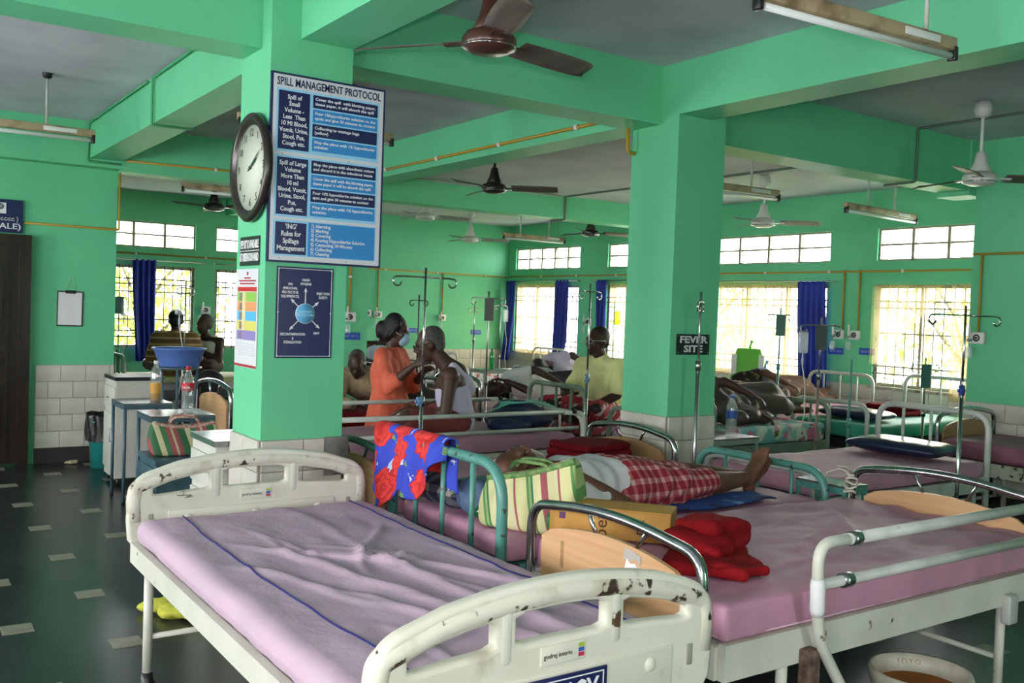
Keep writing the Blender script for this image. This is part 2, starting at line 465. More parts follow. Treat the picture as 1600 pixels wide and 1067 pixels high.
# union of rounded solids into one continuous skin
def cap_mesh(g, p0, r0, p1, r1, seg=14):
    p0 = V(p0); p1 = V(p1); d = p1-p0
    if d.length < 1e-5: return g.ell(p0, (r0, r0, r0), None, seg)
    t = d.normalized(); path = []; rad = []
    for k in range(5):
        a = pi/2*(1-k/4); path.append(p0 - t*r0*sin(a)); rad.append(max(r0*cos(a), 1e-4))
    for k in range(5):
        a = pi/2*k/4; path.append(p1 + t*r1*sin(a)); rad.append(max(r1*cos(a), 1e-4))
    return g.tube(path, rad, seg)
def blob(name, prims, m, parent=None, voxel=.012, smooth=4, uv=None, fold=None):
    g = G()
    for p in prims:
        if p[0] == 'c': cap_mesh(g, *p[1:5])
        else: g.ell(p[1], p[2], p[3] if len(p) > 3 else None, 16)
    me = mesh_of(name+'_raw', g)
    t = bpy.data.objects.new('tmp_blob', me)
    md = t.modifiers.new('r', 'REMESH'); md.mode = 'VOXEL'; md.voxel_size = voxel; md.use_smooth_shade = True
    if smooth:
        sm = t.modifiers.new('s', 'SMOOTH'); sm.iterations = smooth; sm.factor = .5
    out = evaluated(t)
    bpy.data.objects.remove(t); bpy.data.meshes.remove(me)
    out.name = name
    if fold:
        pn = [(v.co.copy(), v.normal.copy()) for v in out.vertices]
        out.vertices.foreach_set('co', [x for c, n in pn for x in fold(c, n)])
    if uv:
        l = out.uv_layers.new(name='UVMap')
        for lp in out.loops: l.data[lp.index].uv = uv(out.vertices[lp.vertex_index].co)
    out.materials.clear()
    for p in out.polygons: p.use_smooth = True
    return link(name, out, m, parent)
# ------------------------------------------------------------------ the room
def wall_holes(name, axis, pos, thick, u0, u1, z0, z1, holes, m):
    """wall on a plane X=pos or Y=pos (room side) with openings (u0,u1,z0,z1)"""
    us = sorted({u0, u1} | {h[0] for h in holes} | {h[1] for h in holes})
    zs = sorted({z0, z1} | {h[2] for h in holes} | {h[3] for h in holes})
    us = [u for u in us if u0 <= u <= u1]; zs = [z for z in zs if z0 <= z <= z1]
    g = G()
    for i in range(len(us)-1):
        for k in range(len(zs)-1):
            uc = (us[i]+us[i+1])/2; zc = (zs[k]+zs[k+1])/2
            if any(h[0] < uc < h[1] and h[2] < zc < h[3] for h in holes): continue
            a, b = sorted((pos, pos+thick))
            if axis == 'X': g.box((a, us[i], zs[k]), (b, us[i+1], zs[k+1]))
            else: g.box((us[i], a, zs[k]), (us[i+1], b, zs[k+1]))
    return struct(name, g, m)
ZC = 3.12      # main ceiling
ZF = 2.95      # ceiling of the outer bays
floor = struct('floor', G().box((-3.4, -3.4, -.12), (9.2, 13.4, 0)), FLOOR)
me_inlay = mesh_of('inlay_tile', G().bevbox((0, 0, 0), (.132, .128, .006), .002))
for i in range(-8, 21):
    for j in range(-8, 16):
        x = 1.01 + .388*i; y = 4.417 + .8145*j + (.407 if i % 2 else 0)
        if not (-.6 < x < 7 and 1.2 < y < 9.4): continue
        # only where the floor lies open to view
        if x > 2.0 and y > 4.4: continue
        o = link('inlay_tile', me_inlay, INLAY, floor); o.location = (x, y, .0005); o.rotation_euler = (0, 0, radians(random.uniform(-1.2, 1.2)))
g = G()
g.box((-3.4, -3.4, ZC), (9.2, 4.75, ZC+.15)); g.box((-3.4, 4.75, ZC), (4.3, 9.4, ZC+.15))
g.box((4.3, 4.75, ZF+.03), (9.2, 9.4, ZC+.15)); g.box((-3.4, 9.4, ZF), (9.2, 13.4, ZC+.15))
struct('ceiling', g, CEIL)
RW = ((11.3, 13.0), (8.9, 10.65), (6.8, 8.62), (4.62, 6.2))
FW = ((2.2, 3.8), (4.08, 5.5))
right = wall_holes('wall_right', 'X', 9.0, .2, 4.4, 13.4, 0, ZC+.1, [h for y0, y1 in RW for h in ((y0, y1, .88, 1.97), (y0, y1, 2.22, 2.57))], GREEN)
far = wall_holes('wall_far', 'Y', 13.2, .2, -3.4, 9.2, 0, ZC+.1, [h for x0, x1 in FW for h in ((x0, x1, .87, 1.97), (x0, x1, 2.21, 2.555))], GREEN)
doorw = wall_holes('wall_left', 'Y', 9.5, .22, -3.4, 2.0, 0, ZC+.1, [(.42, 1.26, 0, 2.0)], GREEN)
side = wall_holes('wall_side', 'X', 7.8, 1.4, -3.4, 4.45, 0, ZC+.1, [], GREEN)
wall_holes('wall_west', 'X', -3.4, .2, -3.4, 13.4, 0, ZC+.1, [(y0, y1, .85, 2.15) for y0, y1 in LEFT_WIN], GREEN)
wall_holes('wall_back', 'Y', -3.4, .2, -3.4, 9.2, 0, ZC+.1, [(x0, x1, .85, 2.15) for x0, x1 in BACK_WIN], GREEN)
# columns
COLS = {}
for n, (x0, x1, y0, y1) in dict(a=(1.575, 1.99, 4.343, 4.75), b=(4.166, 4.58, 4.302, 4.73), c=(4.16, 4.46, 9.17, 9.6)).items():
    COLS[n] = struct('column', G().box((x0, y0, 0), (x1, y1, ZC)), GREEN)
# beams: along X (two rows) and along Y (two lines)
def beam(a, b): return struct('ceiling_beam', G().box(a, b), GREEN)
beam((-3.4, 4.465, 2.755), (1.575, 4.735, ZC)); beam((1.99, 4.465, 2.755), (4.166, 4.735, ZC)); beam((4.58, 4.465, 2.70), (7.8, 4.735, ZC))
beam((2.0, 9.33, 2.70), (9.0, 9.6, ZC)); beam((-3.4, 9.33, 2.72), (2.0, 9.498, ZC))
beam((1.72, -3.4, 2.80), (1.99, 4.343, ZC)); beam((1.72, 4.75, 2.79), (1.99, 9.33, ZC)); beam((1.72, 9.72, 2.72), (1.99, 13.2, ZC))
beam((4.166, -3.4, 2.80), (4.44, 4.302, ZC)); beam((4.20, 4.73, 2.80), (4.47, 9.33, ZC)); beam((4.20, 9.6, 2.72), (4.47, 13.2, ZC))
beam((7.7, 4.45, 2.66), (7.98, 4.75, ZC))
# glazed dado tiles: each tile a piece with its own edges, sharing one mesh
me_tile = mesh_of('tile', G().bevbox((0, 0, 0), (.207, .012, .148), .003))
def dado(parent, axis, pos, u0, u1, top, rows, sgn, base=.14, mat_=TILE, stagger=True):
    """running-bond tiles on a wall; sgn: direction the face looks along the axis"""
    back = G(); z0 = top-rows*.152
    if axis == 'Y': back.box((u0, pos, z0), (u1, pos+sgn*.006, top))
    else: back.box((pos, u0, z0), (pos+sgn*.006, u1, top))
    bk = obj('grout_bed', back, GROUT, parent)
    pl = G()
    if axis == 'Y': pl.box((u0, pos, 0), (u1, pos+sgn*.014, z0))
    else: pl.box((pos, u0, 0), (pos+sgn*.014, u1, z0))
    obj('baseboard', pl, PLINTH, parent)
    W = .211
    for r in range(rows):
        zc = top-.152*(r+.5); u = u0 - (W/2 if r % 2 and stagger else 0)
        while u < u1-.01:
            a = max(u, u0); b = min(u+W, u1); w = b-a
            if w > .03:
                o = link('tile', me_tile, mat_, parent)
                o.scale = ((w-.004)/.207, 1, 1)
                if axis == 'Y': o.location = ((a+b)/2, pos+sgn*.009, zc)
                else: o.location = (pos+sgn*.009, (a+b)/2, zc); o.rotation_euler = (0, 0, pi/2)
            u += W
dado(doorw, 'Y', 9.5, 1.33, 2.0, .90, 5, -1)
dado(far, 'Y', 13.2, 4.9, 9.0, .89, 3, -1, stagger=False)
dado(right, 'X', 9.0, 4.46, 13.15, .885, 3, -1, stagger=False)
dado(side, 'X', 7.8, 2.2, 4.45, .92, 5, -1)
dado(COLS['a'], 'Y', 4.343, 1.575, 1.99, .89, 5, -1, stagger=False); dado(COLS['a'], 'X', 1.575, 4.343, 4.75, .89, 5, -1, stagger=False)
dado(COLS['b'], 'Y', 4.302, 4.166, 4.58, .92, 5, -1, stagger=False); dado(COLS['b'], 'X', 4.166, 4.302, 4.73, .92, 5, -1, stagger=False)
# broken cement patch at the corner of the near column
obj('cement_patch', G().rbox((1.955, 4.330, .80), (.13, .02, .19), .006, 1), mat('bare_cement', (.22, .21, .19), .95, col2=(.12, .11, .10), scale=14, bump=.6, bscale=40), COLS['a'])

# windows with their steel frames, grilles, panes
def window(name, axis, pos, u0, u1, z0, z1, mull, trans, bars, rails, glass, barm, fw=.04):
    g0 = G(); d = pos
    def bx(a0, a1, b0, b1, t0, t1):
        if axis == 'X': return G().box((d+t0, a0, b0), (d+t1, a1, b1))
        return G().box((a0, d+t0, b0), (a1, d+t1, b1))
    def addto(g, a0, a1, b0, b1, t0, t1):
        if axis == 'X': g.box((d+t0, a0, b0), (d+t1, a1, b1))
        else: g.box((a0, d+t0, b0), (a1, d+t1, b1))
    addto(g0, u0, u0+fw, z0, z1, .03, .10); addto(g0, u1-fw, u1, z0, z1, .03, .10)
    addto(g0, u0+fw, u1-fw, z0, z0+fw, .03, .10); addto(g0, u0+fw, u1-fw, z1-fw, z1, .03, .10)
    w = struct(name, g0, GRILLE)
    us = [u0+fw] + list(mull) + [u1-fw]; zs = [z0+fw] + list(trans) + [z1-fw]
    for u in mull: obj('mullion', bx(u-.016, u+.016, z0+fw, z1-fw, .035, .095), GRILLE, w)
    for z in trans: obj('transom', bx(u0+fw, u1-fw, z-.010, z+.010, .045, .085), GRILLE, w)
    for i in range(len(us)-1):
        for k in range(len(zs)-1):
            obj('pane', bx(us[i], us[i+1], zs[k], zs[k+1], .062, .066), glass, w)
    nb = bars
    for i in range(nb):
        u = u0+(u1-u0)*(i+.5)/nb
        obj('grille_bar', bx(u-.006, u+.006, z0, z1, .012, .024), barm, w)
    for z in rails: obj('grille_rail', bx(u0, u1, z-.009, z+.009, .006, .014), barm, w)
    return w
n = 0
for i, (y0, y1) in enumerate(RW):
    n += 1
    L = y1-y0
    window('window_%d' % n, 'X', 9.0, y0, y1, .88, 1.97, [y0+L/3, y0+2*L/3], [1.45], 15, [1.02, 1.10, 1.72, 1.79], GLASS, GRILLE)
    n += 1
    k = 5 if i == 0 else 4
    window('window_%d' % n, 'X', 9.0, y0, y1, 2.22, 2.57, [y0+L*q/k for q in range(1, k)], [2.395], 0, [], FROST, GRILLE, .02)
for i, (x0, x1) in enumerate(FW):
    n += 1; L = x1-x0
    window('window_%d' % n, 'Y', 13.2, x0, x1, .87, 1.97, [x0+L/3, x0+2*L/3], [1.25, 1.62], 14, [1.02, 1.10, 1.72, 1.79], GLASS, GRILLEDK)
    n += 1
    window('window_%d' % n, 'Y', 13.2, x0, x1, 2.21, 2.555, [x0+L*q/4 for q in range(1, 4)], [2.385], 0, [], FROST, GRILLE, .02)
# window sills
for y0, y1 in RW: struct('trim_%d' % n, G().box((8.965, y0-.03, .855), (9.0, y1+.03, .885)), GRILLE); n += 1
# the dark panelled door on the left
g = G().box((1.18, 9.40, 0), (1.27, 9.5, 2.06)); g.box((.35, 9.40, 1.98), (1.18, 9.5, 2.06)); g.box((.35, 9.40, 0), (.44, 9.5, 1.98))
door = struct('door_1', g, WOODDK)
lf = obj('door_leaf', G().box((.44, 9.44, .02), (1.18, 9.48, 1.98)), WOODDK, door)
for s_, (x0, x1) in enumerate(((.53, .78), (.86, 1.10))):
    def panel(z0, z1, crown):
        pts = [(x0, z0), (x1, z0), (x1, z1)]
        if crown:
            for k in range(1, 9):
                t = k/9; pts.append((x1+(x0-x1)*t, z1 + .09*sin(pi*(t*.5 if x0 < .6 else .5+.5*t))**2 - (.09 if False else 0)))
        pts.append((x0, z1))
        obj('door_panel', G().prism(pts, 9.425, 9.44), WOODDK, door)
        obj('door_panel', G().prism([(x0+.05+(px-x0)*(x1-x0-.1)/(x1-x0), z0+.05+(pz-z0)*(z1-z0-.1)/(z1-z0)) for px, pz in pts], 9.412, 9.425), WOODDK, door)
    panel(.14, .78, False); panel(.86, 1.02, False); panel(1.10, 1.74, True)
# outside: ground and the trees seen through the windows
struct('ground_outside', G().box((-10, 13.6, -.5), (24, 34, -.45)).box((9.4, -8, -.5), (24, 13.6, -.45)), GRND)
def tree(loc, h, r, n, label, seed):
    rnd = random.Random(seed)
    t = thing('leafy_tree', label, 'tree', loc, 0, 'trees outside the windows')
    g = G().tube([(0,0,0), (.1,.05,h*.3), (0,.1,h*.55)], [.14, .10, .06], 8)
    for k in range(6):
        a = k*1.05; g.tube([(0, .08, h*(.3+.04*k)), (r*.4*cos(a), r*.4*sin(a), h*(.5+.05*k)), (r*.75*cos(a), r*.75*sin(a), h*(.58+.06*k))], [.05, .03, .012], 6)
    obj('trunk', g, BARK, t)
    g = G()
    for k in range(n):
        while True:
            p = V((rnd.uniform(-1,1), rnd.uniform(-1,1), rnd.uniform(-1,1)))
            if p.length < 1: break
        c = V((p.x*r, p.y*r, h*.55+p.z*h*.45))
        q = Matrix.Rotation(rnd.uniform(0, 6.28), 3, 'Z') @ Matrix.Rotation(rnd.uniform(-1, 1), 3, 'X')
        s = rnd.uniform(.07, .15)
        vs = [c+q@V((-s*.45, 0, 0)), c+q@V((0, -s, -s*.2)), c+q@V((s*.45, 0, 0)), c+q@V((0, s, -s*.2))]
        g.add(vs, [(0, 1, 2, 3)])
    f = obj('foliage', g, LEAF, t); f['kind'] = 'stuff'
for i, (x, y, h, r) in enumerate(((1.2, 16.8, 3.6, 1.4), (4.3, 18.4, 3.2, 1.6), (7.6, 17, 3.4, 1.5), (13.5, 5.4, 3.2, 1.3), (14.5, 8.2, 3.4, 1.5), (14, 13.5, 3.2, 1.4))):
    tree((x, y, -.45), h, r, 1900 if i < 3 else 800, ['broad leafy tree outside the far window with the dark blue curtain', 'leafy tree outside the far windows behind the two seated men', 'leafy tree outside the far wall, rightmost of the three there',
        'leafy tree outside the window with the torn net curtain', 'leafy tree outside the window beside the single blue curtain', 'leafy tree outside the window between two blue curtains'][i], i)
# ------------------------------------------------------------------ beds
def bed_base(t, L, W, m, zr=.47, zt=.545, leg=True, legm=None, inset=.12):
    legm = legm or m
    for y0 in (0, W-.03):
        obj('side_rail', G().box((.02, y0, zr), (L-.02, y0+.03, zt)), m, t)
    for x0 in (.0, L-.03):
        obj('end_rail', G().box((x0+.005, .03, zr), (x0+.025, W-.03, zt-.01)), m, t)
    obj('deck', G().box((.03, .03, zt-.03), (L-.03, W-.03, zt-.012)), m, t)
    if leg:
        for x in (inset, L-inset):
            for y in (.035, W-.035):
                lg = obj('leg', G().tube([(x, y, .05), (x, y, zr)], .019, 10), legm, t)
                obj('foot', G().lathe([(0, 0), (.030, 0), (.032, .02), (.024, .03), (.024, .06), (0, .06)], 12, Matrix.Translation((x, y, 0))), BLACKP, lg)
            obj('cross_bar', G().tube([(x, .035, .20), (x, W-.035, .20)], .012, 8), legm, t)
def end_tube(t, x, W, z0, z1, m, bars=3, r=.019, rad=.13, name='end_frame', splay=0, barm=None):
    p = fillet([(x, .015, z0), (x+splay, .015, z1), (x+splay, W-.015, z1), (x, W-.015, z0)], rad, 7)
    e = obj(name, G().tube(p, r, 12), m, t)
    for k in range(bars):
        y = W*(k+1)/(bars+1)
        obj('upright_bar', G().tube([(x, y, z0+.45), (x+splay, y, z1-.004)], r*.55, 8), barm or m, e)
    return e
def end_lam(t, x, W, zb, zt, zbow, m, board=LAMIN, chrome=CHROME, sgn=1, strut=True, i0=.02, i1=.10):
    """laminate panel under a chrome bow; zt = top of board at its sides, crown adds"""
    n = 14; pts = [(i1, zb), (W-.10, zb)]
    crown = .055
    for k in range(n+1):
        u = W-.10-(W-.10-i1)*k/n
        s = (u-i1)/(W-.10-i1)
        z = zt + crown*4*s*(1-s)
        if k == 0 or k == n: z -= .02
        pts.append((u, z))
    mt = Matrix.Translation((x, 0, 0)) @ Matrix.Rotation(pi/2, 4, 'Z')
    pb = obj('end_panel', G().prism(pts, -.009, .009, mt), board, t)
    zt_ = lambda u: zbow-.055 + .055*4*((u-i0)/(W-.02-i0))*(1-(u-i0)/(W-.02-i0))
    a_, b_ = i0+(W-.02-i0)*.2, i0+(W-.02-i0)*.8
    path = fillet([(x, i0, .10), (x, i0, zbow-.045), (x, a_, zt_(a_))], .17, 8)
    path += [(x, a_+(b_-a_)*k/n, zt_(a_+(b_-a_)*k/n)) for k in range(1, n)]
    path += fillet([(x, b_, zt_(b_)), (x, W-.02, zbow-.045), (x, W-.02, .10)], .17, 8)
    bw = obj('bow', G().tube(path, .019, 12), chrome, t)
    for s in (.36, .62):
        u = W*s; d = .03 if s < .5 else -.03
        obj('strut', G().tube([(x, u+d, zt+crown*.7), (x, u-d, zbow+.0)], .008, 8), chrome, bw)
    return pb
def bed(name, label, o, L, W, rz=0, group='beds in the ward'):
    return thing(name, label, 'hospital bed', o, rz, group)
def mattress(label, o, L, W, z0, z1, m, rz=0, amp=.006, res=(40, 20, 2), seed=0, fn=None, name='mattress', r=.035, uv=None, sag=0):
    h = (z1-z0)/2
    def f(p, n):
        a = nz(p.x*1.3+seed*3.1, p.y*3.2, p.z, 2.2)*amp*1.1 + nz(p.x*5+seed, p.y*6+9, p.z*5, 1.8)*amp*.7
        if p.z < -h+.01: a = 0
        q = p + n*a
        if fn and p.z > 0: q.z += fn(p.x+L/2, p.y+W/2)
        return q
    ob = obj(name, G().rbox((0, 0, 0), (L, W, z1-z0), r, 3, None, res, f), m, None, uv)
    ob.location = V(o) + Matrix.Rotation(rz, 3, 'Z') @ V((L/2, W/2, (z0+z1)/2)); ob.rotation_euler = (0, 0, rz)
    return tag(ob, label, 'mattress', 'mattresses on the beds')
# --- bed A: moulded cream panels, lilac sheet
LA, WA = 2.21, 1.04
bA = bed('hospital_bed', 'cream bed with moulded plastic head and foot boards, nearest in the foreground', (1.97, 1.85, 0), LA, WA, pi/2)
bed_base(bA, LA, WA, ENAMEL, .465, .545, True, ENAMEL, .19)
def abs_board(t, x, W, zb, zt, face, sign):
    """moulded board in the y-z plane at local x; face=+1/-1: which way its front looks"""
    n = 24
    def top(s): return zt - .085*(2*s-1)**2
    def slot_low(s): return top(s)-.125
    def low(s): return zt - .138 - .030*(2*s-1)**2
    outer = [(.03, zb), (W-.03, zb), (W-.006, zb+.03), (W, zb+.10)]
    cor = fillet([(W, zb+.12, 0), (W-.01, top(1)-.005, 0), (W*.82, top(.82), 0)], .11, 8)
    outer += [(p.x, p.y) for p in cor]
    outer += [(W*q/n, top(q/n)) for q in range(19, 4, -1)]
    cor = fillet([(W*.18, top(.18), 0), (.01, top(0)-.005, 0), (0, zb+.12, 0)], .11, 8)
    outer += [(p.x, p.y) for p in cor] + [(0, zb+.10), (.006, zb+.03)]
    holes = []
    for (a, b) in ((.070, .320), (.352, .648), (.680, .930)):
        m_ = 8; up_ = []; dn_ = []
        for q in range(m_+1):
            sx = a+(b-a)*q/m_
            edge = .012 if q in (0, m_) else 0
            up_.append((W*sx, max(top(sx)-.046, low(sx)+.045)-edge)); dn_.append((W*sx, low(sx)-.012+edge))
        holes.append(dn_ + up_[::-1])
    cu = bpy.data.curves.new('moulded_panel', 'CURVE'); cu.dimensions = '2D'; cu.fill_mode = 'BOTH'
    cu.extrude = .008; cu.bevel_depth = .014; cu.bevel_resolution = 3
    for lp in [outer] + holes:
        sp = cu.splines.new('POLY'); sp.points.add(len(lp)-1); sp.use_cyclic_u = True
        for q, (a, b) in zip(sp.points, lp): q.co = (a, b, 0, 1)
    tmp = bpy.data.objects.new('tmp_board', cu); pm = evaluated(tmp); bpy.data.objects.remove(tmp); bpy.data.curves.remove(cu)
    pm.materials.clear(); pm.transform(fr((x, 0, 0), (0, 1, 0), (0, 0, 1)))
    pan = link('moulded_panel', pm, ABSW, t)
    path = [(x, .018, zb+.10), (x, .014, zb+.18)]
    cor = fillet([(x, .016, zb+.20), (x, .022, top(0)-.035), (x, W*.16, top(.16)-.028)], .11, 7)
    path += cor + [(x, W*q/n, top(q/n)-.028) for q in range(int(n*.2), int(n*.8)+1)]
    path += fillet([(x, W*.84, top(.84)-.028), (x, W-.022, top(1)-.035), (x, W-.016, zb+.20)], .11, 7) + [(x, W-.014, zb+.18), (x, W-.018, zb+.10)]
    obj('grab_rim', G().tube(path, .031, 14), ENAMELR, t)
    for s in (.335, .665):
        obj('slot_post', G().rbox((x, W*s, top(s)-.10), (.050, .050, .16), .020, 3), ENAMEL, t)
    # raised field, bumpers, bolt holes
    obj('raised_field', G().rbox((x+face*.022, W/2, zb+.075), (.012, W*.72, .13), .005, 2), ABSW, pan)
    for s in (.22, .5, .78):
        obj('bumper', G().ell((x+face*.028, W*s, zb+.10), (.010, .02, .02), None, 14), ABSW, pan)
    for s in (.075, .925):
        obj('bolt_slot', G().rbox((x+face*.021, W*s, zb+.10), (.008, .022, .06), .0035, 2), mat('recess_grey', (.30, .29, .24), .6), pan)
    # maker's plate with lettering and colour chips
    pl = obj('maker_plate', G().rbox((x+face*.0235, W*.5, zb+.182), (.006, .14, .050), .0025, 2), ABSW, pan)
    yy = face
    fm = fr((x+face*.0272, W*.5-yy*.018, zb+.181), (0, yy, 0), (0, 0, 1))
    text('lettering', 'godrej interio', .017, BLACKP, pl, fm, width=.088)
    for k, c in enumerate(((.35, .5, .05), (.03, .12, .45), (.5, .03, .08))):
        obj('colour_chip', G().cbox((x+face*.0270, W*.5+yy*.055, zb+.195-.012*k), (.001, .018, .010)), mat('chip_%d' % k, c, .5), pl)
    return pan
hA = abs_board(bA, LA-.0, WA, .525, .885, -1, False)
fA = abs_board(bA, 0.0, WA, .525, .885, -1, True)
# scribble on the head board
obj('pen_scribble', G().tube([(LA-.024, .845, .735), (LA-.024, .83, .755), (LA-.024, .835, .72), (LA-.024, .86, .725), (LA-.024, .80, .722), (LA-.024, .825, .712), (LA-.024, .79, .716)], .0013, 5), BLACKP, hA)
# sign hung on the foot board
sgE = tag(obj('emergency_sign', G().rbox((0, 0, 0), (.42, .006, .14), .002, 1), NAVYSIGN), 'navy EMERGENCY plate hung on the cream foot board in front', 'sign')
sgE.location = (1.372, 1.85-.0375, .588)
bm_ = G()
for (a, b) in (((-.195, 0, .058), (.195, 0, .061)), ((-.195, 0, -.061), (.195, 0, -.058)), ((-.198, 0, -.061), (-.195, 0, .061)), ((.195, 0, -.061), (.198, 0, .061))):
    bm_.box((a[0], -.0042, a[2]), (b[0], -.003, b[2]))
obj('border', bm_, WHITEP, sgE)
text('lettering', 'EMERGENCY', .098, WHITEP, sgE, fr((0, -.0036, .010), (1, 0, 0), (0, 0, 1)), width=.36, bold=.0012)
obj('red_band', G().box((-.15, -.0040, .042), (-.02, -.0032, .056)), mat('red_print', (.5, .02, .02), .5), sgE)
# mattress and sheet of bed A: creases running from the middle
def creaseA(x, y):
    z = 0
    for (cx, cy, ang, ln, wd, h) in ((1.05, .62, .35, .55, .022, .012), (1.0, .30, .55, .5, .02, .010), (.75, .38, .25, .5, .03, .012), (1.35, .35, -.5, .35, .015, .010), (1.2, .55, .9, .28, .014, .016), (.5, .5, .3, .5, .03, .010), (.45, .3, .2, .5, .025, .009), (1.15, .48, -.2, .2, .013, .015), (.9, .75, .45, .4, .02, .01), (1.6, .4, .1, .5, .03, .006), (1.12, .40, 1.2, .12, .012, .018), (1.10, .44, .6, .16, .010, .016), (1.08, .36, -.1, .18, .010, .014), (1.3, .62, .25, .3, .012, .008), (.62, .62, .5, .35, .018, .010), (.3, .42, .35, .4, .02, .010), (.22, .7, .2, .3, .02, .008), (1.45, .68, .15, .3, .012, .006), (.8, .22, .6, .3, .014, .008), (1.0, .12, .3, .25, .012, .007), (.55, .14, .2, .25, .012, .008)):
        dx = x-cx; dy = y-cy
        a = dx*cos(ang)+dy*sin(ang); b = -dx*sin(ang)+dy*cos(ang)+.03*sin(a*7)
        z += h*math.exp(-(b/wd)**2)*math.exp(-(a/ln)**4*1.5)
    return z
mA = mattress('mattress in a wrinkled lilac sheet with blue stitch lines on the nearest bed', (1.965, 1.885, 0), LA-.10, WA-.01, .546, .650, SHEETL, pi/2, .006, (130, 64, 3), 1, creaseA, r=.05)
def topA(x, y):   # local coordinates of the mattress centre
    L_ = LA-.10; W_ = WA-.01
    p = V((x, y, .052)); a = nz(p.x*1.3+3.1, p.y*3.2, p.z, 2.2)*.006*1.1 + nz(p.x*5+1, p.y*6+9, p.z*5, 1.8)*.006*.7
    return 0.052 + a + creaseA(x+L_/2, y+W_/2)
STITCH = mat('blue_stitch', (.018, .018, .16), .8)
for yy, wob in ((.335, .020), (-.415, .010)):
    pth = []
    for k in range(90):
        x = -1.02+2.04*k/89
        y = yy + wob*sin(x*2.2+1) + .006*nz(x, yy, 0, 4)
        pth.append((x, y, topA(x, y)+.0015))
    obj('stitch_line', G().tube(pth, .0032, 5), STITCH, mA)

# --- bed B: laminate panels, chrome bows, guard rail in front
LB, WB = 2.02, 1.02
bB = bed('hospital_bed', 'bed with beech laminate ends and a cream guard rail, right foreground', (2.18, 1.975, 0), LB, WB)
bed_base(bB, LB, WB, ENAMEL, .43, .545, True, ENAMEL, .33)
pB1 = end_lam(bB, .0, WB, .53, .715, .845, ENAMEL, i0=.085, i1=.15)
end_lam(bB, LB, WB, .53, .70, .85, ENAMEL)
# torn number label on the panel
tl = obj('torn_label', G().prism([(-.035, -.06), (-.012, -.075), (.0, -.02), (.018, .0), (.03, .03), (.01, .045), (-.01, .04), (-.03, .055), (-.04, .02), (-.02, -.01)], -.0008, .0008, fr((-.0105, .40, .665), (0, -1, 0), (1, 0, 0))), WHITEP, pB1)
obj('torn_label', G().prism([(-.05, .05), (-.01, .05), (.02, .06), (.035, .04), (.04, .075), (.0, .085), (-.04, .09)], -.0004, .0004, fr((-.0105, .40, .665), (0, -1, 0), (1, 0, 0))), mat('label_glue', (.45, .43, .40), .6), pB1)
text('lettering', '1', .045, BLACKP, pB1, fr((-.0125, .395, .67), (0, -1, 0), (0, 0, 1)))
obj('slot_mark', G().box((-.0098, .78, .60), (-.009, .80, .70)), LAMDK, pB1)
rl = obj('guard_rail', G().tube(fillet([(.62, -.05, .22), (.47, -.05, .42), (.40, -.05, .52), (.375, -.055, .70), (.375, -.055, .835), (.60, -.055, .835)], .07, 6), .019, 12), ENAMEL, bB)
obj('rail_bar', G().tube([(.52, -.055, .835), (2.0, -.055, .835)], .0205, 12), GREYTUBE, rl)
obj('rail_bar', G().tube([(.375, -.055, .70), (2.0, -.055, .70)], .0175, 12), GREYTUBE, rl)
for (x, z) in ((.535, .835), (.50, .70)):
    obj('clamp', G().tube([(x, -.055, z), (x+.045, -.055, z)], .0245, 12), STEEL, rl)
obj('bandage_strip', G().tube([(.376, -.055, .72), (.377, -.056, .70), (.379, -.055, .66), (.382, -.054, .62), (.384, -.053, .60)], [.021, .025, .024, .025, .021], 12), WHITEP, rl)
obj('rail_bracket', G().rbox((.40, -.02, .40), (.06, .05, .16), .01, 2), mat('rusty_bracket', (.20, .13, .09), .7, col2=(.05, .03, .025), scale=22), bB)
obj('rail_bracket', G().rbox((1.66, -.015, .42), (.07, .04, .12), .01, 2), GREYTUBE, bB)
mB = mattress('pink rexine mattress on the bed with the cream guard rail', (2.205, 1.985, 0), LB-.05, WB-.02, .546, .665, SHEETP, 0, .010, (90, 50, 3), 2, lambda x, y: sum(h*math.exp(-(((-(x-cx)*sin(a)+(y-cy)*cos(a))+.02*sin(((x-cx)*cos(a)+(y-cy)*sin(a))*8))/.02)**2)*math.exp(-(((x-cx)*cos(a)+(y-cy)*sin(a))/l)**4) for cx, cy, a, l, h in ((1.1, .5, .5, .4, .012), (1.0, .3, .3, .4, .010), (1.4, .6, .9, .3, .012), (.75, .25, .15, .35, .009), (1.55, .3, -.3, .3, .009), (.9, .7, .2, .4, .008))), r=.02)
mB_pipe = obj('seam_piping', G().tube([(-.975, .45, -.045), (-.985, -.47, -.045), (-.975, -.499, -.045), (.95, -.499, -.048)], .003, 6), mat('pale_piping', (.62, .42, .50), .6), mB)
# --- bed C: teal tube bed
LC, WC = 2.02, .96
bC = bed('hospital_bed', 'teal tube bed the man in the red checked wrap lies on', (2.13, 3.08, 0), LC, WC)
bed_base(bC, LC, WC, TEAL, .44, .53, True, TEAL, .05)
end_tube(bC, -.01, WC, .06, .93, TEAL, 3, .023, .17)
end_tube(bC, LC, WC-.02, .06, .775, TEAL, 3, .021, .15)
mC = mattress('pink mattress under the man in the red checked wrap', (2.155, 3.095, 0), LC-.06, WC-.04, .531, .635, SHEETP, 0, .006, (60, 30, 2), 3)
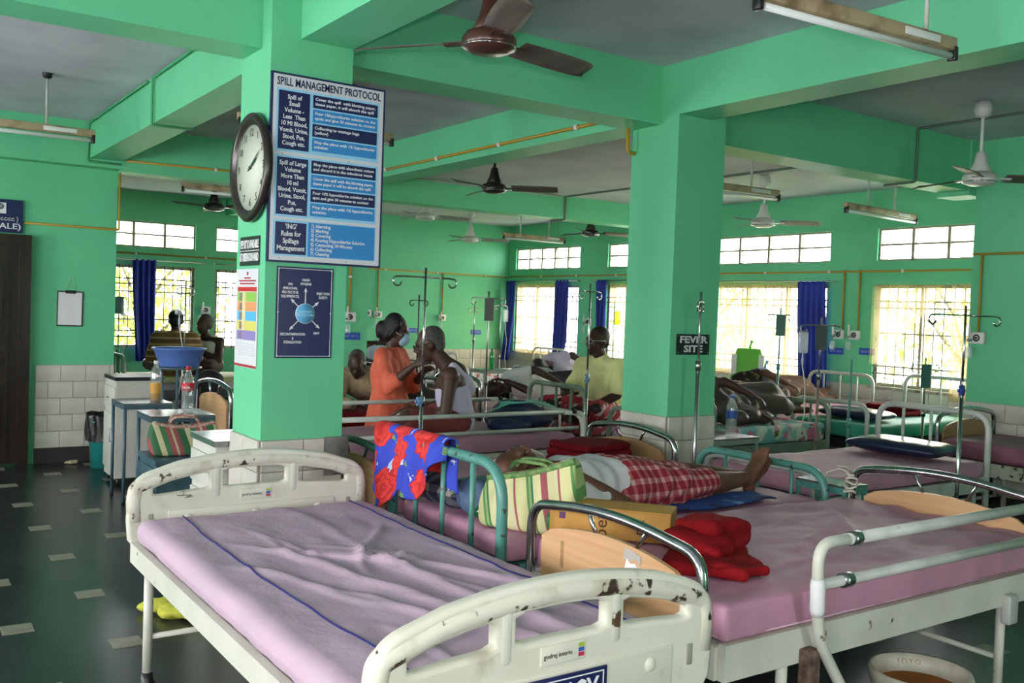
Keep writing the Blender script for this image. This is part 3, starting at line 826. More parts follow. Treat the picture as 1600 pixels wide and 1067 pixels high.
# --- bed D: laminate, with a folded maroon blanket
LD, WD = 1.90, .86
bD = bed('hospital_bed', 'laminate ended bed behind the lying man, its chrome bow against the far column', (2.15, 4.08, 0), LD, WD)
bed_base(bD, LD, WD, ENAMEL, .44, .53, True)
pD = end_lam(bD, 0, WD, .5, .72, .845, ENAMEL, LAMDK, TEALDK)
end_lam(bD, LD, WD, .5, .715, .85, ENAMEL, LAMDK)
text('lettering', '7', .06, BLACKP, obj('number_label', G().box((-.0115, .58, .66), (-.0095, .76, .73)), WHITEP, pD), fr((-.0125, .70, .695), (0, -1, 0), (0, 0, 1)))
mattress('pink mattress carrying the folded maroon blanket', (2.175, 4.09, 0), LD-.05, WD-.02, .531, .625, SHEETP, 0, .006, (50, 24, 2), 4)
# --- bed E: with two guard rails, the old man sits on it
LE, WE = 2.05, .92
bE = bed('hospital_bed', 'cream bed with guard rails on both sides, the man in the vest on it', (2.46, 5.57, 0), LE, WE)
bed_base(bE, LE, WE, ENAMEL, .44, .53, True)
end_tube(bE, 0, WE, .06, .74, ENAMEL, 2)
end_tube(bE, LE+.03, WE, .06, .78, ENAMEL, 2)
for y in (-.035, WE+.035):
    r_ = obj('guard_rail', G().tube(fillet([(LE-.02, y, .40), (LE+.0, y, .70), (LE-.02, y, .80), (LE-.2, y, .81)], .06, 5), .018, 10), ENAMEL, bE)
    obj('rail_bar', G().tube([(.02, y, .812), (LE-.10, y, .812)], .016, 10), GREYTUBE, r_)
    obj('rail_bar', G().tube([(.02, y, .69), (LE-.06, y, .69)], .014, 10), GREYTUBE, r_)
    obj('rail_bar', G().tube(fillet([(.02, y, .40), (.02, y, .812), (.10, y, .812)], .05, 4), .016, 10), GREYTUBE, r_)
    obj('clamp', G().tube([(LE-.13, y, .812), (LE-.09, y, .812)], .021, 10), IRONDK, r_)
mattress('pink mattress the man in the vest sits on', (2.49, 5.585, 0), LE-.06, WE-.03, .531, .64, SHEETP, 0, .008, (50, 24, 2), 5)
# --- bed F: sage tube bed of the man in yellow
bF = bed('hospital_bed', 'sage green tube bed the man in the yellow shirt sits on', (4.92, 6.02, 0), 1.90, .82)
bed_base(bF, 1.90, .82, SAGE, .44, .53, True)
end_tube(bF, 0, .82, .06, .93, SAGE, 3, .022, .12)
end_tube(bF, 1.90, .82, .06, .85, SAGE, 3, .02, .12)
mattress('red and white patterned mattress under the man in yellow', (4.95, 6.03, 0), 1.84, .8, .531, .62, floral('red_white_print', (.45, .06, .08), [((.75, .7, .7), 14, .32, (.6, .5, .5)), ((.35, .02, .05), 9, .25, (.5, .1, .1))], 1, 1), 0, .006, (30, 14, 2), 6, uv=lambda p: (p.x, p.y+p.z))
# --- bed G: white tube bed, plastic covered, navy pillow
LG, WG = 1.80, .86
bG = bed('hospital_bed', 'white tube bed with a navy pillow, between the columns and the right wall', (4.42, 3.36, 0), LG, WG)
bed_base(bG, LG, WG, GREYTUBE, .46, .55, True)
end_tube(bG, LG, WG, .06, .97, GREYTUBE, 3, .021, .13)
end_tube(bG, 0, WG, .06, .70, GREYTUBE, 0, .02, .12)
mG = mattress('pink plastic covered mattress under the navy pillow', (4.45, 3.375, 0), LG-.06, WG-.03, .551, .66, SHEETP, 0, .008, (50, 26, 2), 7)
# --- bed H: floral sheet
bH = bed('hospital_bed', 'green tube bed spread with a teal flowered sheet', (5.02, 5.06, 0), 1.78, .80)
bed_base(bH, 1.78, .80, SAGE, .46, .55, True)
end_tube(bH, 0, .80, .06, .80, SAGE, 2); end_tube(bH, 1.78, .80, .06, .86, SAGE, 3, .02, .12)
FLOR = floral('teal_magnolia_print', (.20, .48, .48), [((.10, .16, .05), 6, .20, (.2, .10, .06)), ((.42, .05, .15), 4.6, .34, (.66, .26, .38)), ((.50, .10, .2), 7, .20, (.70, .4, .48))], 1, 1, base2=(.62, .68, .58))
mattress('mattress spread with a teal sheet printed with pink magnolias', (5.05, 5.07, 0), 1.70, .78, .551, .69, FLOR, 0, .010, (50, 24, 4), 8, r=.03, uv=lambda p: (p.x, p.y-p.z))
# --- bed I: pale pink, by the window
bI = bed('hospital_bed', 'grey tube bed with a pale pink sheet below the window with the single blue curtain', (6.97, 6.0, 0), 1.80, .84)
bed_base(bI, 1.80, .84, GREYTUBE, .46, .55, True)
end_tube(bI, 0, .84, .06, .86, SAGE, 2, .019, .12); end_tube(bI, 1.80, .84, .06, 1.0, GREYTUBE, 3, .019, .12)
mattress('pale pink mattress below the window with the single blue curtain', (7.0, 6.01, 0), 1.74, .82, .551, .68, SHEETPL, 0, .007, (40, 20, 2), 9)
# --- bed J: green mattress
bJ = bed('hospital_bed', 'grey tube bed with a bright green mattress below the torn net curtain', (7.05, 4.86, 0), 1.72, .80)
bed_base(bJ, 1.72, .80, IRONDK, .46, .55, True)
end_tube(bJ, 0, .80, .06, .86, GREYTUBE, 3, .019, .12); end_tube(bJ, 1.72, .80, .06, 1.04, GREYTUBE, 3, .019, .12)
mattress('bright green mattress under the maroon blanket by the window', (7.08, 4.87, 0), 1.66, .78, .551, .68, mat('bright_green_sheet', (.04, .34, .22), .6, col2=(.03, .26, .18), scale=3), 0, .006, (36, 18, 2), 10)
# --- bed K: along the right wall
bK = bed('hospital_bed', 'rusty cream bed with a laminate end standing along the right wall', (7.74, 2.15, 0), 2.0, .86, pi/2)
bed_base(bK, 2.0, .86, ENAMELR, .45, .55, True)
end_lam(bK, 2.0, .86, .55, .76, .90, ENAMEL, LAMDK)
end_lam(bK, 0, .86, .55, .76, .90, ENAMEL, LAMDK)
mattress('dusky pink mattress on the bed along the right wall', (7.73, 2.18, 0), 1.94, .84, .551, .69, mat('dusky_pink_rexine', (.34, .13, .20), .6, col2=(.26, .10, .16), scale=3), pi/2, .008, (36, 18, 2), 11, r=.05)
# --- bed L: maroon sheet behind the woman in orange
bL = bed('hospital_bed', 'laminate ended bed with a maroon sheet behind the woman in orange', (2.36, 7.15, 0), 2.0, .90)
bed_base(bL, 2.0, .9, ENAMEL, .44, .53, True)
end_lam(bL, 0, .9, .5, .75, .90, ENAMEL); end_lam(bL, 2.0, .9, .5, .75, .90, ENAMEL)
mattress('mattress under a maroon blanket behind the woman in orange', (2.39, 7.16, 0), 1.94, .88, .531, .65, MAROON, 0, .012, (40, 20, 3), 12, r=.04)
# --- bed N: laminate, two people lie there
bN = bed('hospital_bed', 'laminate ended bed left of the man in yellow', (4.72, 7.3, 0), 2.0, .86)
bed_base(bN, 2.0, .86, ENAMEL, .44, .53, True)
end_lam(bN, 0, .86, .5, .78, .93, ENAMEL, LAMDK); end_tube(bN, 2.0, .86, .06, .86, SAGE, 2)
mattress('faded pink mattress under the person in the white shirt lying down', (4.75, 7.31, 0), 1.94, .84, .531, .63, SHEETP, 0, .008, (30, 14, 2), 13)
# --- bed O: beyond it
bO = bed('hospital_bed', 'sage tube bed below the far right windows with a person in lavender', (6.4, 8.42, 0), 1.95, .84)
bed_base(bO, 1.95, .84, SAGE, .44, .53, True)
end_tube(bO, 0, .84, .06, .90, SAGE, 2); end_tube(bO, 1.95, .84, .06, .98, SAGE, 3)
mattress('pale blue mattress under the person in lavender', (6.43, 8.43, 0), 1.9, .82, .531, .64, mat('pale_blue_sheet', (.30, .40, .55), .8), 0, .008, (30, 14, 2), 14)
# --- beds in the far corner
bP = bed('hospital_bed', 'cream tube bed in the far corner beside the swept blue curtain', (6.9, 11.3, 0), 1.9, .86)
bed_base(bP, 1.9, .86, ENAMEL, .44, .53, True)
end_tube(bP, 0, .86, .06, .92, ENAMEL, 3, .018, .12); end_tube(bP, 1.9, .86, .06, .98, ENAMEL, 3, .018, .12)
mattress('white and red patterned mattress in the far corner', (6.93, 11.31, 0), 1.84, .84, .531, .65, floral('white_red_print', (.65, .62, .60), [((.5, .05, .08), 9, .3, (.6, .3, .3))], 1, 1), 0, .008, (24, 12, 2), 15, uv=lambda p: (p.x, p.y+p.z))
bR = bed('hospital_bed', 'dark iron bed at the far wall behind the woman in orange', (5.5, 11.0, 0), .9, 1.9)
bed_base(bR, .9, 1.9, IRONDK, .44, .53, True)
end_tube(bR, 0, 1.9, .06, .8, IRONDK, 3, .014, .08); end_tube(bR, .9, 1.9, .06, .8, IRONDK, 3, .014, .08)
mattress('grey white mattress at the far wall behind the woman in orange', (5.52, 11.02, 0), .86, 1.86, .531, .64, mat('grey_white_sheet', (.5, .5, .5), .8), 0, .008, (14, 24, 2), 16)
# --- beds in the left bay
bQ = bed('hospital_bed', 'cream tube bed under the far left window with the blue curtain', (2.05, 10.9, 0), 1.9, .86)
bed_base(bQ, 1.9, .86, ENAMEL, .44, .53, True)
end_tube(bQ, 0, .86, .06, .95, SAGE, 3, .018, .14); end_tube(bQ, 1.9, .86, .06, .85, SAGE, 3)
mattress('yellowed mattress the two seated men share by the far left window', (2.08, 10.91, 0), 1.84, .84, .531, .66, mat('yellowed_sheet', (.45, .42, .22), .8), 0, .008, (24, 12, 2), 17)
bS = bed('hospital_bed', 'sage tube bed behind the cream locker and the blue basin', (2.12, 9.62, 0), 1.9, .84)
bed_base(bS, 1.9, .84, SAGE, .44, .53, True)
end_tube(bS, 0, .84, .06, .97, SAGE, 3, .02, .14); end_tube(bS, 1.9, .84, .06, .85, SAGE, 3)
mattress('dark mattress behind the blue basin', (2.15, 9.63, 0), 1.84, .82, .531, .64, mat('dark_sheet', (.05, .05, .06), .8), 0, .008, (24, 12, 2), 18)
# ------------------------------------------------------------------ signs, clock
class Sign:
    """flat sign; local x right, y up from its top-left corner (y negative going down), z out of the wall"""
    def __init__(s, name, label, cat, org, u, w, h, thick, m):
        s.o = bpy.data.objects.new(name, None); COL.objects.link(s.o); s.o.empty_display_size = .1
        s.o.matrix_world = fr(org, u, (0, 0, 1)); tag(s.o, label, cat)
        s.w = w; s.h = h
        s.board = obj('board', G().box((0, -h, -thick), (w, 0, 0)), m, s.o)
    def rect(s, x0, y0, x1, y1, m, lay=1, name='printed_panel'):
        return obj(name, G().box((x0, -y1, .0002), (x1, -y0, .0012*lay)), m, s.o)
    def txt(s, t, x, y, size, m=WHITEP, align='CENTER', width=None, lay=1, bold=0, spacing=1.0):
        return text('lettering', t, size, m, s.o, Matrix.Translation((x, -y, .0012*lay+.0008)), align, bold, width, .0005, spacing)
    def screws(s, pts, m=None):
        for x, y in pts: obj('screw', G().ell((x, -y, .001), (.004, .004, .002), None, 8), m or STEEL, s.o)
S = Sign('protocol_board', 'large SPILL MANAGEMENT PROTOCOL board on the near column', 'sign', (1.572, 4.318, 2.624), (1, 0, 0), .588, .887, .018, NAVYSIGN)
S.rect(.010, .010, .578, .877, WHITEB)
S.txt('SPILL MANAGEMENT PROTOCOL', .293, .043, .052, NAVYSIGN, width=.535, lay=2, bold=.0008)
for k, (y0, y1) in enumerate(((.072, .366), (.382, .672), (.686, .855))):
    S.rect(.026, y0, .556, y1, SKYB, 2)
    S.rect(.036, y0+.011, .190, y1-.011 if k < 2 else y1-.008, NAVYSIGN, 3)
txl = ['Spill of\nSmall\nVolume -\nLess  Than\n10 Ml Blood,\nVomit, Urine,\nStool, Pus,\nCough etc.', 'Spill of Large\nVolume\nMore Than\n10 ml\nBlood, Vomit,\nUrine, Stool,\nPus,\nCough etc.']
for k in range(2): S.txt(txl[k], .113, (.219, .527)[k], .029, WHITEP, width=.142, lay=4, bold=.0006, spacing=1.06)
S.txt("'ING'\nRules for\nSpillage\nManagement", .113, .768, .034, WHITEP, width=.138, lay=4, bold=.0006, spacing=1.0)
rows = [['Cover the spill  with blotting paper,\ntissue paper, it will absorb the spill', 'Pour 1%hypochlorite solution on the\nspots and give 30 minutes to contact', 'Collecting to wastage bags\n(yellow)', 'Mop the place with 1% hypochlorite\nsolution'],
        ['Mop the place with absorbent cotton\nand discard it in the infectious waste', 'Cover the spill with the blotting paper,\ntissue paper it will be absorb the spill', 'Pour 10% hypochlorite solution on the\nspot and give 30 minutes to contact', 'Mop the place with 1% hypochlorite\nsolution.']]
for k in range(2):
    y = (.083, .393)[k]
    for i, t in enumerate(rows[k]):
        S.rect(.206, y, .546, y+.061, NAVYSIGN if i % 2 == 0 else MIDB, 3)
        S.txt(t, .216, y+.030, .0195, WHITEP, 'LEFT', .232 if 'Collecting' in t else .318, 4, .0004, 1.15)
        y += .068
S.rect(.200, .690, .550, .852, MIDB, 3)
S.txt('1) Alarming\n2) Marking\n3) Covering\n4) Pouring Hypochlorite Solution\n5) Contacting 30 Minutes\n6) Collecting\n7) Cleaning', .212, .772, .0225, WHITEP, 'LEFT', .285, 4, .0004, .98)
S.screws(((.05, .025), (.43, .025), (.06, .377), (.40, .377), (.06, .866), (.40, .866)))

S = Sign('precaution_board', 'navy STANDARD PRECAUTION board with arrows below the protocol board', 'sign', (1.631, 4.338, 1.720), (1, 0, 0), .288, .437, .005, NAVYSIGN)
for (a, b, c, d) in ((.008, .008, .280, .0105), (.008, .4265, .280, .429), (.008, .008, .0105, .429), (.2775, .008, .280, .429)): S.rect(a, b, c, d, WHITEP, 1, 'border_line')
S.screws(((.010, .010), (.278, .010), (.010, .427), (.278, .427), (.010, .218), (.278, .218)), WHITEP)
cx, cy = .146, .222
obj('disc', G().cyl((cx, -cy, .0005), (cx, -cy, .002), .049, None, 28), WHITEP, S.o)
obj('disc', G().cyl((cx, -cy, .0015), (cx, -cy, .003), .0465, None, 28), mat('light_blue_print', (.12, .42, .70), .4), S.o)
S.txt('STANDARD\nPRECAUTION', cx, cy, .017, mat('pale_print', (.45, .75, .85), .5), width=.082, lay=3)
for (ang, ln) in ((90, .075), (40, .040), (137, .052), (226, .062), (317, .055)):
    a = radians(ang); d = V((cos(a), sin(a), 0)); q = V((-sin(a), cos(a), 0)); c0 = V((cx, -cy, 0))
    p = c0+d*.05; e = c0+d*(.05+ln); hd = e-d*.018
    g = G()
    for z0 in (0,):
        vs = [p-q*.0022, hd-q*.0022, hd-q*.009-d*.005, e, hd+q*.009-d*.005, hd+q*.0022, p+q*.0022]
        g.add([(v.x, v.y, .0004) for v in vs]+[(v.x, v.y, .0014) for v in vs], [tuple(range(7, 14)), tuple(range(6, -1, -1))]+[(i, (i+1) % 7, (i+1) % 7+7, i+7) for i in range(7)])
    obj('arrow', g, WHITEP, S.o)
for t, x, y, w in (('HAND\nHYGIENE', .146, .071, .055), ('PPE\n(PERSONAL\nPROTECTIVE\nEQUIPMENTS)', .068, .113, .088), ('INJECTION\nSAFETY', .236, .134, .066), ('BMW', .207, .317, .030), ('DECONTAMINATION\n&\nSTERILIZATION', .086, .342, .124)):
    S.txt(t, x, y, .0175, WHITEP, width=w, lay=1, bold=.0003, spacing=1.1)

S = Sign('kit_notice', 'black notice on the near column saying a kit is available', 'sign', (1.570, 4.690, 1.863), (0, -1, 0), .275, .142, .003, BLACKP)
S.txt('PEP KIT IS AVAILABLE', .140, .040, .055, WHITEP, width=.255, lay=1, bold=.0014)
S.rect(0, .068, .275, .071, WHITEP, 1)
S.txt('AT OBSERVATION WARD', .138, .103, .055, WHITEP, width=.262, lay=1, bold=.0014)
S = Sign('guideline_poster', 'white poster with five coloured bands below the black notice', 'poster', (1.570, 4.735, 1.705), (0, -1, 0), .315, .482, .003, WHITEB)
for k, (a, b) in enumerate(((.12, .21), (.045, .285), (.06, .27))): S.rect(a, .040+.014*k, b, .047+.014*k, mat('dark_red_print', (.35, .02, .03), .5), 1, 'text_line')
obj('emblem', G().cyl((.165, -.022, .0003), (.165, -.022, .0012), .010, None, 12), mat('red_print', (.5, .02, .02), .5), S.o)
S.rect(.03, .088, .30, .110, mat('red_print', (.5, .02, .02), .5), 1)
for k, c in enumerate(((.25, .50, .08), (.70, .30, .12), (.08, .42, .70), (.62, .60, .12), (.25, .20, .48))):
    y = .113+.047*k
    S.rect(.03, y, .30, y+.046, mat('band_%d' % k, c, .5), 1)
    if k < 4: S.rect(.105, y, .15, y+.046, mat('cream_print', (.68, .60, .30), .5), 2)
    S.rect(.065, y+.006, .095, y+.042, mat('photo_dark_%d' % k, (.10+.03*k, .08, .10), .5, col2=(.3, .25, .2), scale=60), 2, 'photo')
for k in range(6): S.rect(.04, .365+.011*k, .29, .367+.011*k, mat('grey_print', (.45, .45, .47), .6), 1, 'text_line')
S.rect(.0, .468, .315, .480, mat('dark_red_print', (.35, .02, .03), .5), 1)

S = Sign('fever_site_sign', 'black FEVER SITE sign on the far column', 'sign', (4.215, 4.292, 1.440), (1, 0, 0), .287, .130, .004, BLACKP)
S.txt('FEVER', .143, .036, .060, WHITEB, width=.245, lay=1, bold=.002)
S.txt('SITE', .143, .094, .060, WHITEB, width=.165, lay=1, bold=.002)
S.screws(((.012, .012), (.275, .012), (.012, .118), (.275, .118)))

S = Sign('ward_sign', 'navy sign above the dark door ending in the word FEMALE', 'sign', (.55, 9.47, 2.365), (1, 0, 0), .655, .29, .02, NAVYSIGN)
S.txt('(FEMALE)', .462, .235, .070, WHITEP, width=.35, lay=1, bold=.001)
S.rect(.42, .03, .52, .125, WHITEP, 1)
obj('ring', G().tube([(.478+.02*cos(a), -.062+.022*sin(a), .003) for a in [2*pi*k/20 for k in range(20)]], .004, 6, closed=True), NAVYSIGN, S.o)
obj('ring', G().tube([(.478+.010*cos(a), -.062+.011*sin(a), .003) for a in [2*pi*k/14 for k in range(14)]], .003, 6, closed=True), NAVYSIGN, S.o)
# the second line of the sign is in a local script: round letters
for k in range(6):
    x = .435+.028*k
    obj('script_letter', G().tube([(x+.010*cos(a), -.172+.012*sin(a), .002) for a in [.6+1.75*pi*q/12 for q in range(13)]], .0024, 6), WHITEP, S.o)
for k, xb in ((0, .412), (1, .612)):
    obj('script_letter', G().tube([(xb+(.012 if k == 0 else -.012)*(1-cos(b)), -.172+.026*sin(b), .002) for b in [-1.2+2.4*q/8 for q in range(9)]], .0022, 6), WHITEP, S.o)

# wall clock on the left face of the near column
ck = bpy.data.objects.new('wall_clock', None); COL.objects.link(ck); ck.matrix_world = fr((1.575, 4.515, 2.19), (0, -1, 0), (0, 0, 1)); ck.empty_display_size = .1
tag(ck, 'round white wall clock with a thick dark rim on the near column', 'clock')
obj('rim', G().lathe([(.20, .004), (.25, .004), (.262, .018), (.26, .036), (.243, .046), (.222, .040), (.214, .028), (.205, .024)], 48), mat('dark_brown_rim', (.018, .011, .009), .3, spec=.5), ck)
obj('dial', G().lathe([(0, .0), (.20, .002), (.213, .022), (0, .022)], 40), mat('clock_dial', (.62, .66, .55), .5), ck)
for k in range(12):
    a = pi/2-2*pi*(k+1)/12
    text('numeral', str(k+1), .052, mat('clock_numeral', (.04, .04, .04), .5), ck, Matrix.Translation((.168*cos(a), .168*sin(a), .0228)))
for k in range(60):
    if k % 5 == 0: continue
    a = 2*pi*k/60
for (hr, ln, wd) in ((66, .10, .010), (62, .155, .006)):
    a = pi/2-radians(hr); d = V((cos(a), sin(a), 0)); q = V((-sin(a), cos(a), 0))
    vs = [-d*.03-q*wd*.4, d*ln*.7-q*wd*.7, d*ln, d*ln*.7+q*wd*.7, -d*.03+q*wd*.4]
    z = .026 if wd > .008 else .029
    obj('hand', G().add([(v.x, v.y, z) for v in vs]+[(v.x, v.y, z+.001) for v in vs], [(4, 3, 2, 1, 0), (5, 6, 7, 8, 9)]+[(i, (i+1) % 5, (i+1) % 5+5, i+5) for i in range(5)]), mat('hand_green', (.02, .10, .06), .4), ck)
obj('hub', G().cyl((0, 0, .022), (0, 0, .032), .007, None, 12), BLACKP, ck)
obj('glass', G().lathe([(0, .036), (.12, .0355), (.218, .034)], 32), glassy('clock_glass', (1, 1, 1), .05), ck)
# clipboard hung by a cord
cb = bpy.data.objects.new('clipboard', None); COL.objects.link(cb); cb.matrix_world = fr((1.50, 9.496, 1.580), (1, 0, -.01), (.01, 0, 1)); cb.empty_display_size = .1
tag(cb, 'clipboard with a white sheet hanging on a cord beside the door', 'clipboard')
obj('board', G().box((0, -.325, -.0), (.222, 0, .006)), mat('dark_board', (.03, .035, .05), .4), cb)
obj('paper', G().grid(lambda u, v: (.008+.20*u, -.312+.30*v, .010+.003*sin(u*7)*(1-v)), 10, 6), mat('paper_sheet', (.70, .70, .74), .6), cb)
obj('clip', G().rbox((.11, -.008, .012), (.09, .03, .012), .004, 2), IRONDK, cb)
obj('cord', G().tube([(.075, -.005, .006), (.08, .06, .004), (.105, .12, .003), (.115, .13, .003), (.125, .12, .003), (.14, .06, .004), (.145, -.005, .006)], .0022, 6), mat('pale_cord', (.45, .60, .40), .8), cb)
# small blue bed number plates
BLUES = mat('blue_bed_plate', (.03, .08, .45), .4)
for (p, u, t, lb) in (((7.10, 13.192, 1.215), (1, 0, 0), 'BED NO', 'small blue bed plate on the far wall behind the seated man in the vest'), ((8.28, 13.192, 1.205), (1, 0, 0), 'BED NO', 'small blue bed plate on the far wall nearest the corner'),
        ((4.175, 9.162, 1.255), (1, 0, 0), 'BED NO 11', 'blue bed plate on the shaded column behind the woman in orange'), ((8.992, 6.76, 1.265), (0, -1, 0), 'BED NO', 'small blue bed plate half hidden by the single blue curtain'), ((8.992, 6.36, 1.28), (0, -1, 0), 'BED NO', 'small blue bed plate left of the torn net curtain')):
    S = Sign('bed_plate', lb, 'sign', p, u, .20, .075, .004, BLUES)
    S.txt(t, .1, .038, .035, mat('pale_blue_print', (.35, .45, .75), .5), width=.15, lay=1)
    S.o['group'] = 'bed number plates'
# ------------------------------------------------------------------ fans and tube lights
def fan(label, hub, ztop, ang, body, blade, r=.58, cup=False):
    t = thing('ceiling_fan', label, 'ceiling fan', hub, 0, 'ceiling fans')
    h = ztop-hub[2]
    obj('down_rod', G().cyl((0, 0, .08), (0, 0, h), .012, None, 10), body, t)
    obj('canopy', G().lathe([(.013, h-.02), (.05, h-.012), (.062, h-.07), (.05, h-.11), (.014, h-.12)] if cup else [(.013, h), (.035, h), (.03, h-.04), (.013, h-.06)], 20), body, t)
    obj('bell', G().lathe([(.014, .20), (.03, .19), (.045, .12), (.070, .062), (.066, .055), (.014, .055)], 24), body, t)
    obj('motor', G().lathe([(0, .055), (.07, .055), (.098, .045), (.115, .02), (.115, -.005), (.108, -.018), (.075, -.034), (0, -.040)], 32), body, t)
    obj('trim_ring', G().tube([(.111*cos(a), .111*sin(a), -.014) for a in [2*pi*k/32 for k in range(32)]], .0035, 6, closed=True), CHROME, t)
    for k in range(3):
        a = ang+2*pi*k/3
        m = Matrix.Rotation(a, 4, 'Z')
        bl = obj('blade', G().grid(lambda u, v: (.16+(r-.16)*u, (v-.5)*(.115+.02*sin(pi*u))*(1-.35*max(0, u-.9)*10*abs(v-.5)*2), .012-(v-.5)*.034-.006*u), 12, 4, True, m), blade, t)
        sd = bl.modifiers.new('thickness', 'SOLIDIFY'); sd.thickness = .004
        obj('blade_arm', G().box((.09, -.022, .004), (.20, .022, .014), m), body, bl)
    return t
fan('large brown ceiling fan in front of the nearest cross beam', (2.15, 3.36, 2.65), ZC, radians(8), FANBR, FANBL, .60)
fan('dark ceiling fan behind the beam to the left of the far column', (4.74, 7.24, 2.64), ZF+.03, radians(-40), FANDK, FANBL)
fan('white ceiling fan at the right edge below the grey ceiling', (6.40, 3.63, 2.57), ZC, radians(-42), FANWH, FANBL, .58, True)
fan('white ceiling fan in front of the right hand high windows', (7.40, 6.40, 2.50), ZF+.03, radians(-48), FANWH, FANBLW, .55, True)
fan('white ceiling fan beside the protocol board, left of two pale fans', (5.66, 10.14, 2.635), ZF, radians(-25), FANWH, FANBLW, .55)
fan('pale ceiling fan in the far corner bay, right of two pale fans', (7.02, 11.28, 2.508), ZF, radians(-30), FANWH, FANBLW, .55, True)
fan('dark ceiling fan under the beam above the far right windows', (8.0, 9.84, 2.60), ZF, radians(-25), FANDK, FANBL, .55)
fan('dark ceiling fan in the left bay beside the wall clock', (3.36, 10.99, 2.60), ZF, radians(-38), FANDK, FANBL, .55)
def tube_light(label, p0, p1, ztop, rods=(.3, .8)):
    p0 = V(p0); p1 = V(p1); L = (p1-p0).length
    t = thing('tube_light', label, 'tube light', p0, math.atan2(p1.y-p0.y, p1.x-p0.x), 'unlit tube lights')
    obj('batten', G().rbox((L/2, 0, .03), (L, .045, .055), .006, 1), BATTEN, t)
    obj('tube', G().cyl((.035, -.012, -.022), (L-.035, -.012, -.022), .014, None, 12), TUBEG, t)
    for x in (.012, L-.012): obj('lamp_holder', G().rbox((x, -.008, -.010), (.024, .04, .06), .005, 1), BLACKP, t)
    obj('choke_cover', G().rbox((L*.80, -.0235, .030), (.22, .006, .03), .002, 1), WHITEPL, t)
    for s in rods:
        rd = obj('hanging_rod', G().cyl((L*s, 0, .055), (L*s, 0, ztop-p0.z), .010, None, 8), GREYTUBE, t)
        obj('ceiling_cup', G().lathe([(.01, -.04), (.03, -.03), (.035, 0)], 12, Matrix.Translation((L*s, 0, ztop-p0.z))), IRONDK, rd)
    return t
tube_light('unlit tube light hanging at the left edge above the clipboard', (.25, 7.56, 2.70), (1.42, 7.54, 2.70), ZC, (.25, .725))
tube_light('unlit tube light at the top right, nearest of all', (2.64, 2.37, 2.70), (3.78, 2.29, 2.70), ZC, (.2, .84))
tube_light('unlit tube light just right of the far column', (5.32, 5.52, 2.60), (6.48, 5.45, 2.60), ZF+.03, (.3, .72))
tube_light('unlit tube light on two rods in front of the right hand high windows', (7.26, 5.35, 2.57), (8.50, 5.45, 2.57), ZF+.03, (.30, .68))
tube_light('unlit tube light on two rods above the far corner windows', (7.66, 11.42, 2.61), (8.76, 11.38, 2.61), ZF, (.27, .73))
tube_light('unlit tube light behind the clock in the left bay', (2.66, 9.78, 2.655), (3.82, 9.74, 2.655), ZF, (.3, .7))
tube_light('unlit tube light whose end shows beside the protocol board', (2.08, 6.34, 2.755), (3.22, 6.30, 2.755), ZC, (.3, .7))
# ------------------------------------------------------------------ pipes and conduits
def pipe(label, path, r=.011, m=YPIPE, clips=.9, cat='pipe', name='gas_pipe', bend=.03):
    t = thing(name, label, cat, path[0], 0, 'service pipes')
    o0 = V(path[0]); P = [V(p)-o0 for p in path]
    obj('run', G().tube(fillet(P, bend, 3), r, 8), m, t)
    if clips:
        for a, b in zip(P[:-1], P[1:]):
            d = b-a; n_ = int(d.length/clips)
            for k in range(1, n_+1):
                c = a+d*(k/(n_+.5)); u = d.normalized()*.012
                obj('clip', G().cyl(c-u, c+u, r*1.7, None, 8), WHITEPL, t)
    return t
pipe('ochre pipe crossing the wall above the dark door', [(1.215, 9.484, 2.172), (1.985, 9.484, 2.172), (2.014, 9.482, 2.172), (2.014, 9.482, 2.70)])
pipe('ochre pipe along the beam above the left bay', [(2.03, 9.318, 2.80), (4.1, 9.318, 2.83)], clips=.7)
pipe('pale ochre pipe under the high windows of the far wall', [(2.1, 13.185, 2.125), (9.0-.02, 13.185, 2.10)])
pipe('ochre pipe drop to the outlet right of the shaded column', [(6.57, 13.18, 2.11), (6.57, 13.18, 1.42)])
pipe('ochre pipe drop behind the seated man in the vest', [(7.72, 13.18, 2.11), (7.72, 13.18, 1.40)])
pipe('ochre pipe along the right wall under the high windows', [(8.972, 13.15, 2.11), (8.972, 4.5, 2.11)])
pipe('ochre pipe drop right of the single blue curtain', [(8.982, 6.585, 2.13), (8.982, 6.585, 1.44)])
pipe('second ochre pipe drop right of the single blue curtain', [(8.982, 6.385, 2.13), (8.982, 6.385, 1.44)])
pipe('ochre pipe along the right foreground wall', [(7.785, 4.44, 2.167), (7.785, 1.0, 2.167)])
pipe('ochre pipe drop on the right foreground wall', [(7.784, 4.36, 2.16), (7.784, 4.36, 1.49)])
pipe('ochre pipe along the beam behind the brown fan', [(4.186, 9.3, 2.863), (4.186, 4.86, 2.863)], r=.013)
pipe('short ochre pipe elbow beside the far column', [(4.10, 4.70, 2.755), (4.10, 4.70, 2.60), (4.165, 4.70, 2.60)], r=.013, clips=0)
pipe('ochre pipe drop on the shaded column', [(4.24, 9.155, 2.68), (4.24, 9.155, 1.42)])
pipe('green conduit down the beam left of the clock', [(1.70, 5.0, 3.10), (1.70, 7.05, 3.10), (1.70, 7.05, 2.775), (1.995, 7.05, 2.775)], .010, PIPEGR, 0, 'conduit', 'electric_conduit', .015)
pipe('green conduit along the left wall top', [(1.70, 7.2, 3.10), (1.70, 9.3, 3.10), (1.70, 9.32, 2.76), (1.99, 9.315, 2.76)], .010, PIPEGR, 0, 'conduit', 'electric_conduit', .015)
